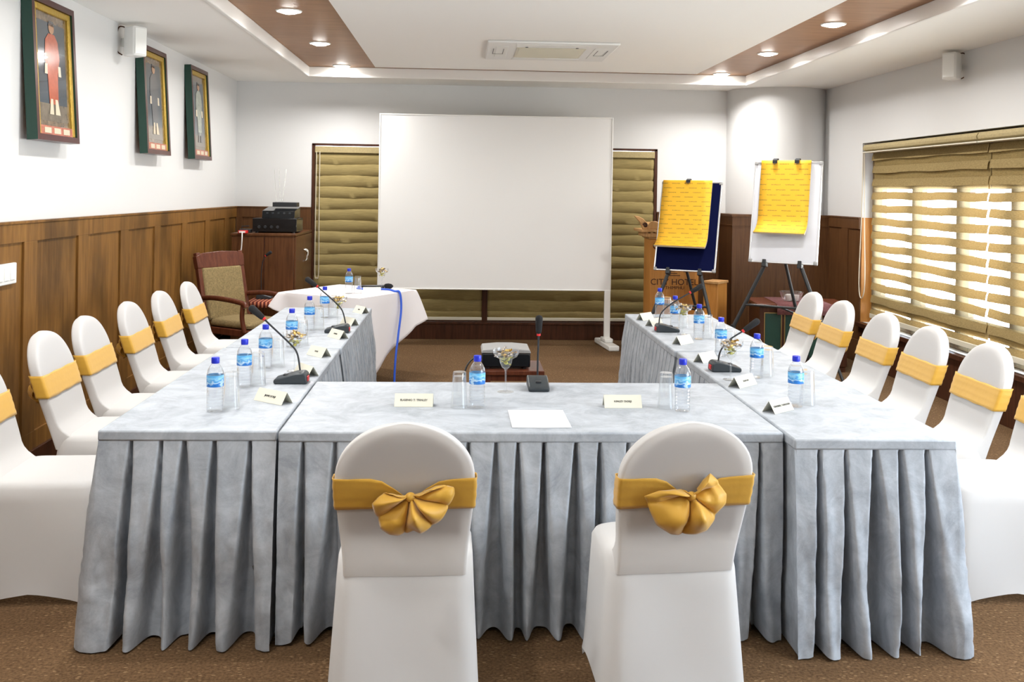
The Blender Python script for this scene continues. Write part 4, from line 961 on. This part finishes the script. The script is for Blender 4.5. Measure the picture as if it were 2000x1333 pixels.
# ================================================================ flip-chart easels
def easel(loc, a, lean, z0, spread, label, board, pad_x0, pad_x1, pad_h, padlabel, clips):
    t = thing('easel_board', label, 'easel', loc, -a)
    R = Matrix.Translation((0, 0, z0)) @ Matrix.Rotation(-lean, 4, 'X')       # board frame: x, z up, front -y
    MB().box(-0.292, 0.292, -0.008, 0.006, 0.008, 0.892).xf(R).build('board', board, t, smooth=0)
    b = MB()
    for x0, x1, zz0, zz1 in ((-0.30, -0.286, 0.012, 0.888), (0.286, 0.30, 0.012, 0.888), (-0.288, 0.288, 0.0, 0.014), (-0.288, 0.288, 0.886, 0.90)): b.box(x0, x1, -0.014, 0.010, zz0, zz1)
    b.xf(R).build('board_frame', M['alu'], t, bevel=0.003)
    for sx in (-0.285, 0.285):
        for sz in (0.015, 0.885): MB().box(sx-0.017, sx+0.017, -0.017, 0.012, sz-0.017, sz+0.017).xf(R).build('corner_cap', M['greyplastic'], t, bevel=0.007)
    for s in (-1, 1):
        q = MB(); q.box(s*0.155-0.02, s*0.155+0.02, -0.035, 0.03, -0.035, 0.005); q.box(s*0.155-0.016, s*0.155+0.016, -0.035, -0.016, 0.0, 0.03)
        q.xf(R).build('board_holder', M['easelblack'], t, bevel=0.005)
        top = Vector((s*0.155, 0.012, z0-0.01)); ft = Vector((s*(0.155+spread[0]), spread[1], 0.0))
        m_ = top.lerp(ft, 0.55)
        q = MB(); q.tube([top, m_], 0.017, 10); q.tube([m_, ft+Vector((0, 0, 0.02))], 0.013, 10); q.tube([ft+Vector((0, 0, 0.03)), ft], 0.017, 10); q.tube([m_+Vector((0, 0, 0.02)), m_-Vector((0, 0, 0.03))], 0.021, 10)
        q.build('leg', M['easelblack'], t, smooth=40)
    q = MB(); hp = Vector((0, 0.05, z0+0.05)); q.tube([hp, (0.09, 0.20, z0*0.5), (0.18, 0.36, 0)], 0.014, 10); q.build('leg', M['easelblack'], t, smooth=40)
    q = MB(); f = 0.36
    a1 = Vector((-0.155, 0.012, z0)).lerp(Vector((-0.155-spread[0], spread[1], 0)), f); a2 = Vector((0.155, 0.012, z0)).lerp(Vector((0.155+spread[0], spread[1], 0)), f)
    q.tube([a1, a2], 0.011, 8); q.tube([(a1+a2)/2, (0.075, 0.165, z0*0.57)], 0.009, 8); q.build('brace', M['easelblack'], t, smooth=40)
    q = MB(); q.tube([(-0.14, 0.03, z0+0.02), (0.14, 0.03, z0+0.02)], 0.012, 8); q.tube([R @ Vector((0, 0.022, 0.0)), R @ Vector((0, 0.022, 0.86))], 0.012, 8); q.build('back_post', M['easelblack'], t, smooth=40)
    # paper pad: hangs over the top edge, its foot curls away from the board
    pt = thing('flip_chart_pad', padlabel, 'paper pad', loc, -a)
    n, m_ = 24, 6; rows = []; uvs = []
    def layer(d0, hgt):
        out = []
        for i in range(n+1):
            f = i/n; curl = 0.085*max(0, (f-0.72)/0.28)**2
            z = 0.908-hgt*f + 0.045*max(0, (f-0.72)/0.28)**2
            out.append([Vector((lerp(pad_x0, pad_x1, k/m_), -0.017-d0-curl*(1+0.25*(1-k/m_)), z)) for k in range(m_+1)])
        return out
    fr = layer(0.014, pad_h); bk = layer(0.0, pad_h+0.012)
    b = MB(); b.rows([[R @ p for p in r] for r in fr], closed=False)
    o = b.build('top_sheet', M['pad'], pt, smooth=60, fix=False, solid=0.0006)
    uvl = o.data.uv_layers.new(name='UVMap')
    for p in o.data.polygons:
        for li in p.loop_indices:
            vi = o.data.loops[li].vertex_index; i, k = divmod(vi, m_+1); uvl.data[li].uv = (lerp(pad_x0, pad_x1, k/m_)+1, -pad_h*i/n+3)
    b = MB(); N = m_+1
    loop = [[R @ (fr[i][k]+Vector((0, 0.0012, 0))) for k in range(N)] + [R @ bk[i][k] for k in range(N)][::-1] for i in range(n+1)]
    b.rows(loop, True, True, True); b.build('page_stack', M['cream'], pt, smooth=40)
    for cxx in clips:
        c = thing('binder_clip', 'black binder clip holding the yellow pad on the %s, %s' % ('blue pinboard' if len(clips) == 1 else 'whiteboard', 'at its top' if len(clips) == 1 else ('left one' if cxx < 0 else 'right one')), 'clip', loc, -a, 'black binder clips')
        q = MB(); q.prism([(-0.040, -0.026), (-0.042, 0.0), (-0.012, 0.022), (0.006, 0.022), (0.018, 0.0), (0.016, -0.026), (0.014, -0.026), (0.012, 0.0), (-0.002, 0.016), (-0.010, 0.016), (-0.036, 0.0), (-0.034, -0.026)], cxx-0.020, cxx+0.020, 0)
        q.xf(R @ Matrix.Translation((0, -0.008, 0.905))); q.build('clip_body', M['black'], c, smooth=0)
        q = MB(); q.tube(smooth_pts([(cxx-0.012, -0.018, 0.004), (cxx-0.008, -0.020, -0.03), (cxx, -0.020, -0.036), (cxx+0.008, -0.020, -0.03), (cxx+0.012, -0.018, 0.004)], 4), 0.0016, 6); q.xf(R @ Matrix.Translation((0, -0.028, 0.905))); q.build('clip_handle', M['black'], c)
easel((2.143, 9.20, 0), math.radians(28), math.radians(17), 0.885, (0.27, -0.20), 'black tripod easel carrying a navy blue pinboard, before the lectern', M['navy'], -0.285, 0.205, 0.735, 'yellow printed flip chart pad clipped to the blue pinboard', (-0.03,))
easel((2.794, 8.30, 0), math.radians(36), math.radians(9), 1.035, (0.45, -0.17), 'black tripod easel carrying a whiteboard, before the white column', M['whiteboard'], -0.235, 0.205, 0.70, 'yellow printed flip chart pad clipped to the whiteboard', (-0.11, 0.085))

# ================================================================ lectern, wooden box, chest
t = thing('lectern', 'light wooden lectern with carved top and hotel lettering', 'lectern', (2.185, 9.98, 0))
MB().box(-0.25, 0.25, -0.17, 0.17, 0.06, 1.165).build('body', M['podwood'], t, bevel=0.004)
MB().box(-0.28, 0.28, -0.20, 0.19, 0.0, 0.06).build('plinth', M['darkwood'], t, bevel=0.006)
b = MB()
for w_, z0_, z1_ in ((0.27, 1.165, 1.185), (0.31, 1.185, 1.225), (0.36, 1.235, 1.262)): b.box(-w_, w_, -0.19-(w_-0.27)*0.6, 0.19, z0_, z1_)
for i in range(13): b.box(-0.30+i*0.05-0.014, -0.30+i*0.05+0.014, -0.225, 0.19, 1.222, 1.238)
b.build('cornice', M['carve'], t, bevel=0.004)
b = MB()
pr = [(-0.34, 1.262), (-0.355, 1.30), (-0.37, 1.335), (-0.395, 1.36), (-0.43, 1.40), (-0.385, 1.395), (-0.335, 1.37), (-0.30, 1.335), (-0.285, 1.31), (-0.25, 1.345), (-0.20, 1.345), (-0.165, 1.325), (-0.12, 1.345), (-0.05, 1.345), (0.0, 1.36), (0.05, 1.345), (0.12, 1.345), (0.165, 1.325), (0.20, 1.345), (0.25, 1.345), (0.285, 1.31), (0.30, 1.335), (0.335, 1.37), (0.385, 1.395), (0.43, 1.40), (0.395, 1.36), (0.37, 1.335), (0.355, 1.30), (0.34, 1.262)]
b.prism(pr, -0.215, -0.175, 1); cr_ = b.build('carved_crest', M['carve'], t, bevel=0.006)
b = MB()
for s in (-1, 1):
    b.tube([(s*(0.315+0.024*(1-k/26)*math.cos(k*0.55)), -0.218, 1.305+0.026*(1-k/26)*math.sin(k*0.55)) for k in range(24)], 0.006, 6)
b.build('scroll', M['darkwood'], cr_)
MB().prism([(-0.17, 1.262), (0.16, 1.262), (0.16, 1.33)], -0.24, 0.24, 0).build('reading_top', M['carve'], t, bevel=0.004)
def put_text(body, size, x, z, parent, name, m=None):
    q = text_mb(body, size, 0.001); q.xf(Matrix.Translation((x, -0.1712, z)) @ Matrix.Rotation(PI/2, 4, 'X')); return q.build(name, m or M['darkwood'], parent, smooth=0)
put_text('CITY HOTEL', 0.088, 0.0, 0.725, t, 'hotel_name')
put_text('THIMPHU', 0.046, 0.005, 0.668, t, 'town_name')
put_text('C', 0.11, -0.19, 1.09, t, 'letter_mark'); 
b = MB()
for x0, x1, z_ in ((-0.03, 0.12, 0.79), (-0.02, 0.09, 0.812), (-0.01, 0.06, 0.834)): b.box(x0-0.06, x1-0.06, -0.1725, -0.1700, z_, z_+0.008)
b.build('emblem', M['darkwood'], t)
t = thing('wooden_box', 'narrow upright wooden box standing right of the lectern', 'box', (2.56, 9.62, 0), math.radians(-38))
MB().box(-0.075, 0.075, -0.12, 0.12, 0.0, 0.74).build('body', M['podwood'], t, bevel=0.004)
MB().box(-0.085, 0.085, -0.13, 0.13, 0.74, 0.765).build('top', M['carve'], t, bevel=0.004)
t = thing('carved_chest', 'low dark chest with gold-lined panels under the whiteboard', 'chest', (3.21, 9.10, 0), math.radians(-6))
MB().box(-0.40, 0.40, -0.26, 0.26, 0.05, 0.595).build('body', M['darkwood'], t, bevel=0.004)
MB().box(-0.43, 0.43, -0.29, 0.29, 0.595, 0.622).build('top', M['redwood'], t, bevel=0.004)
for sx in (-0.36, 0.36):
    for sy in (-0.22, 0.22): MB().box(sx-0.03, sx+0.03, sy-0.03, sy+0.03, 0, 0.05).build('foot', M['darkwood'], t)
for x in (-0.28, -0.095, 0.09, 0.275):
    b = MB()
    for x0, x1, z0_, z1_ in ((x-0.08, x-0.074, 0.12, 0.54), (x+0.074, x+0.08, 0.12, 0.54), (x-0.074, x+0.074, 0.12, 0.126), (x-0.074, x+0.074, 0.534, 0.54)): b.box(x0, x1, -0.266, -0.259, z0_, z1_)
    pn = b.build('gilt_panel_line', M['brass'], t)
    MB().box(x-0.07, x+0.07, -0.263, -0.259, 0.13, 0.53).build('panel', M['green'], pn)
b = MB(); b.rows([[(x, y, 0.626-(0.10 if abs(y) > 0.3 else 0)) for x in (-0.25, 0.25)] for y in (-0.305, -0.295, 0.295, 0.305)], closed=False)
rn = b.build('table_runner', M['runner'], loc=(3.21, 9.10, 0), rot=(0, 0, math.radians(-6)), solid=0.003, fix=False)
tag(rn, 'plum woven runner spread over the dark chest', 'runner')
bx, by = 3.14, 9.06
b = MB(); b.lathe([(0.001, 0.003), (0.075, 0.003), (0.085, 0.012), (0.110, 0.085), (0.116, 0.088)], 28); o = b.build('plastic_bowl', M['bottle'], loc=(bx, by, 0.6285), smooth=50)
tag(o, 'clear plastic bowl of small white cups on the chest', 'bowl')
eb = MB(); eb.lathe([(0.001, 0.0), (0.018, 0.0), (0.030, 0.03), (0.032, 0.055), (0.029, 0.055), (0.026, 0.03), (0.001, 0.006)], 18); eo = eb.build('cup', M['egg'], smooth=50)
for i, (dx, dy) in enumerate(((-0.036, -0.022), (0.036, -0.022), (0.0, 0.042))):
    o = eo if i == 0 else eo.copy()
    if i: C.objects.link(o)
    o.location = (bx+dx, by+dy, 0.634); tag(o, 'small white cup inside the clear plastic bowl', 'cup', 'white cups in the plastic bowl')

# ================================================================ far left corner: cabinet, electronics, armchair
t = thing('cabinet', 'brown wooden cabinet in the far left corner', 'cabinet', (-1.60, 10.12, 0), PI/2)
# local: x along the room depth, -y faces into the room (+X)
MB().box(-0.52, 0.50, 0.02, 0.62, 0.06, 1.155).build('body', M['cabwood'], t, bevel=0.003)
MB().box(-0.535, 0.51, 0.0, 0.63, 1.155, 1.18).build('top', M['cabwood'], t, bevel=0.004)
MB().box(-0.50, 0.48, 0.05, 0.60, 0.0, 0.06).build('plinth', M['darkwood'], t)
MB().box(-0.526, -0.519, 0.30, 0.31, 0.07, 1.15).build('side_seam', M['darkwood'], t)
for s in (-1, 1):
    x0, x1 = (-0.51, -0.012) if s < 0 else (-0.006, 0.492)
    d = MB().box(x0, x1, 0.0, 0.02, 0.07, 1.15).build('door', M['cabwood'], t, bevel=0.003)
    q = MB(); hx = -0.012+s*0.045-0.0; q.tube(smooth_pts([(hx, 0.0, 1.00), (hx, -0.03, 0.985), (hx-s*0.015, -0.034, 0.94), (hx, -0.03, 0.895), (hx, 0.0, 0.88)], 4), 0.007, 8); q.build('handle', M['chrome'], d, smooth=50)
t = thing('amplifier', 'large black amplifier lying on the corner cabinet', 'amplifier', (-1.83, 9.90, 1.18))
MB().box(-0.215, 0.215, -0.19, 0.19, 0.012, 0.145).build('case', M['lcd'], t, bevel=0.004)
for x in (-0.15, -0.09, -0.03, 0.03): MB().lathe([(0.001, 0.0), (0.014, 0.0), (0.016, 0.02)], 14).xf(Matrix.Translation((x, -0.208, 0.06)) @ Matrix.Rotation(-PI/2, 4, 'X')).build('knob', M['black'], t, smooth=40)
for sx in (-0.18, 0.18):
    for sy in (-0.15, 0.15): MB().lathe([(0.001, 0), (0.015, 0), (0.015, 0.014), (0.001, 0.014)], 10, (sx, sy, 0)).build('foot', M['black'], t)
t = thing('mixer', 'smaller black mixer unit stacked on the amplifier', 'mixer', (-1.80, 9.90, 1.325))
MB().prism([(-0.17, 0.0), (-0.15, 0.075), (0.17, 0.11), (0.17, 0.0)], -0.16, 0.16, 0).build('case', M['lcd'], t, bevel=0.004)
for i in range(5): MB().box(-0.12+i*0.055, -0.10+i*0.055, -0.158, -0.148, 0.02, 0.06).build('fader', M['micgrey'], t)
t = thing('wireless_receiver', 'small black wireless receiver with thin aerials atop the stack', 'receiver', (-1.76, 9.93, 1.438))
MB().box(-0.12, 0.12, -0.08, 0.08, 0.0, 0.045).build('case', M['black'], t, bevel=0.003)
for x0, x1 in ((-0.11, -0.135), (-0.07, -0.085), (-0.05, -0.012)):
    MB().tube([(x0, 0.06, 0.03), (x1, 0.06, 0.38)], 0.0028, 6).build('aerial', M['chrome'], t)
t = thing('power_adaptor', 'red and white plug adaptor with white lead at the cabinet edge', 'adaptor', (-2.11, 9.60, 1.18))
MB().box(-0.04, 0.04, -0.05, 0.04, 0.0, 0.028).build('socket_block', M['red'], t, bevel=0.004)
MB().box(-0.03, 0.03, -0.055, -0.045, 0.006, 0.022).build('socket_face', M['whiteplastic'], t, bevel=0.002)
MB().tube(smooth_pts([(0, -0.05, 0.012), (0.005, -0.075, -0.05), (-0.005, -0.06, -0.16), (-0.03, -0.06, -0.30), (-0.04, -0.06, -0.62)]), 0.006, 8).build('lead', M['whiteplastic'], t, smooth=50)
t = thing('small_radio_unit', 'small black box behind the red plug adaptor on the cabinet', 'receiver', (-2.115, 9.76, 1.18))
MB().box(-0.06, 0.05, -0.05, 0.05, 0.0, 0.035).build('case', M['black'], t, bevel=0.004)
MB().tube([(-0.05, 0.03, 0.03), (-0.05, 0.03, 0.06), (0.02, 0.03, 0.065)], 0.005, 6).build('cable_stub', M['black'], t)

t = thing('armchair', 'dark wooden armchair with tan woven upholstery by the corner cabinet', 'armchair', (-1.85, 8.64, 0), math.radians(-124))
# local: faces +y
b = MB(); b.box(-0.255, 0.255, -0.24, 0.27, 0.36, 0.42); b.build('seat_frame', M['redwood'], t, bevel=0.008)
q = MB(); q.rows([rrect(hx, -0.235, yb, 0.06, z_, 5, 4) for hx, yb, z_ in ((0.20, 0.22, 0.418), (0.235, 0.265, 0.43), (0.24, 0.27, 0.455), (0.22, 0.25, 0.478), (0.10, 0.12, 0.487))], True, True, True); q.build('seat_cushion', M['uphol'], t, smooth=60)
lean = Matrix.Translation((0, -0.245, 0.40)) @ Matrix.Rotation(math.radians(12), 4, 'X')
for s in (-1, 1): MB().box(s*0.245-0.022, s*0.245+0.022, -0.02, 0.022, -0.03, 0.66).xf(lean).build('back_post', M['redwood'], t, bevel=0.006)
b = MB(); b.prism([(-0.27, 0.52), (-0.275, 0.63), (-0.2, 0.655), (0, 0.665), (0.2, 0.655), (0.275, 0.63), (0.27, 0.52)], -0.024, 0.026, 1); b.xf(lean).build('top_rail', M['redwood'], t, bevel=0.006)
MB().box(-0.225, 0.225, -0.014, 0.034, 0.06, 0.525).xf(lean).build('back_cushion', M['uphol'], t, bevel=0.018)
for s in (-1, 1):
    q = MB(); q.tube(smooth_pts([(s*0.265, -0.27, 0.66), (s*0.285, -0.1, 0.675), (s*0.285, 0.12, 0.665), (s*0.275, 0.24, 0.645), (s*0.275, 0.265, 0.615)]), 0.022, 10); q.tube(smooth_pts([(s*0.27, 0.225, 0.64), (s*0.265, 0.21, 0.52), (s*0.255, 0.235, 0.40)]), 0.020, 10); q.build('arm', M['redwood'], t, smooth=60)
for s in (-1, 1):
    MB().tube([(s*0.23, 0.24, 0.37), (s*0.232, 0.245, 0.0)], [0.024, 0.016], 10).build('leg', M['redwood'], t, smooth=60)
    MB().tube([(s*0.23, -0.235, 0.42), (s*0.232, -0.29, 0.0)], [0.024, 0.017], 10).build('leg', M['redwood'], t, smooth=60)
t = thing('side_table', 'small wooden side table between the armchair and the cabinet', 'table', (-1.77, 9.31, 0))
MB().box(-0.21, 0.21, -0.17, 0.17, 0.535, 0.56).build('tabletop', M['redwood'], t, bevel=0.003)
for sx in (-0.17, 0.17):
    for sy in (-0.13, 0.13): MB().box(sx-0.015, sx+0.015, sy-0.015, sy+0.015, 0, 0.535).build('leg', M['redwood'], t, bevel=0.002)
b = MB(); b.rows([[(x, y, 0.5635-(0.05 if abs(y) > 0.175 else 0)) for x in (-0.205, 0.205)] for y in (-0.182, -0.172, 0.172, 0.182)], closed=False)
tag(b.build('striped_cloth', M['striped'], loc=(-1.77, 9.31, 0), solid=0.003, fix=False), 'red striped woven cloth on the small side table', 'cloth')
microphone((-1.86, 9.42, 0.5655), PI, [(0.030, 0.05), (0.035, 0.20), (0.025, 0.34), (-0.005, 0.41)], (-0.060, 0.45), 'thin black gooseneck microphone on the side table before the cabinet')
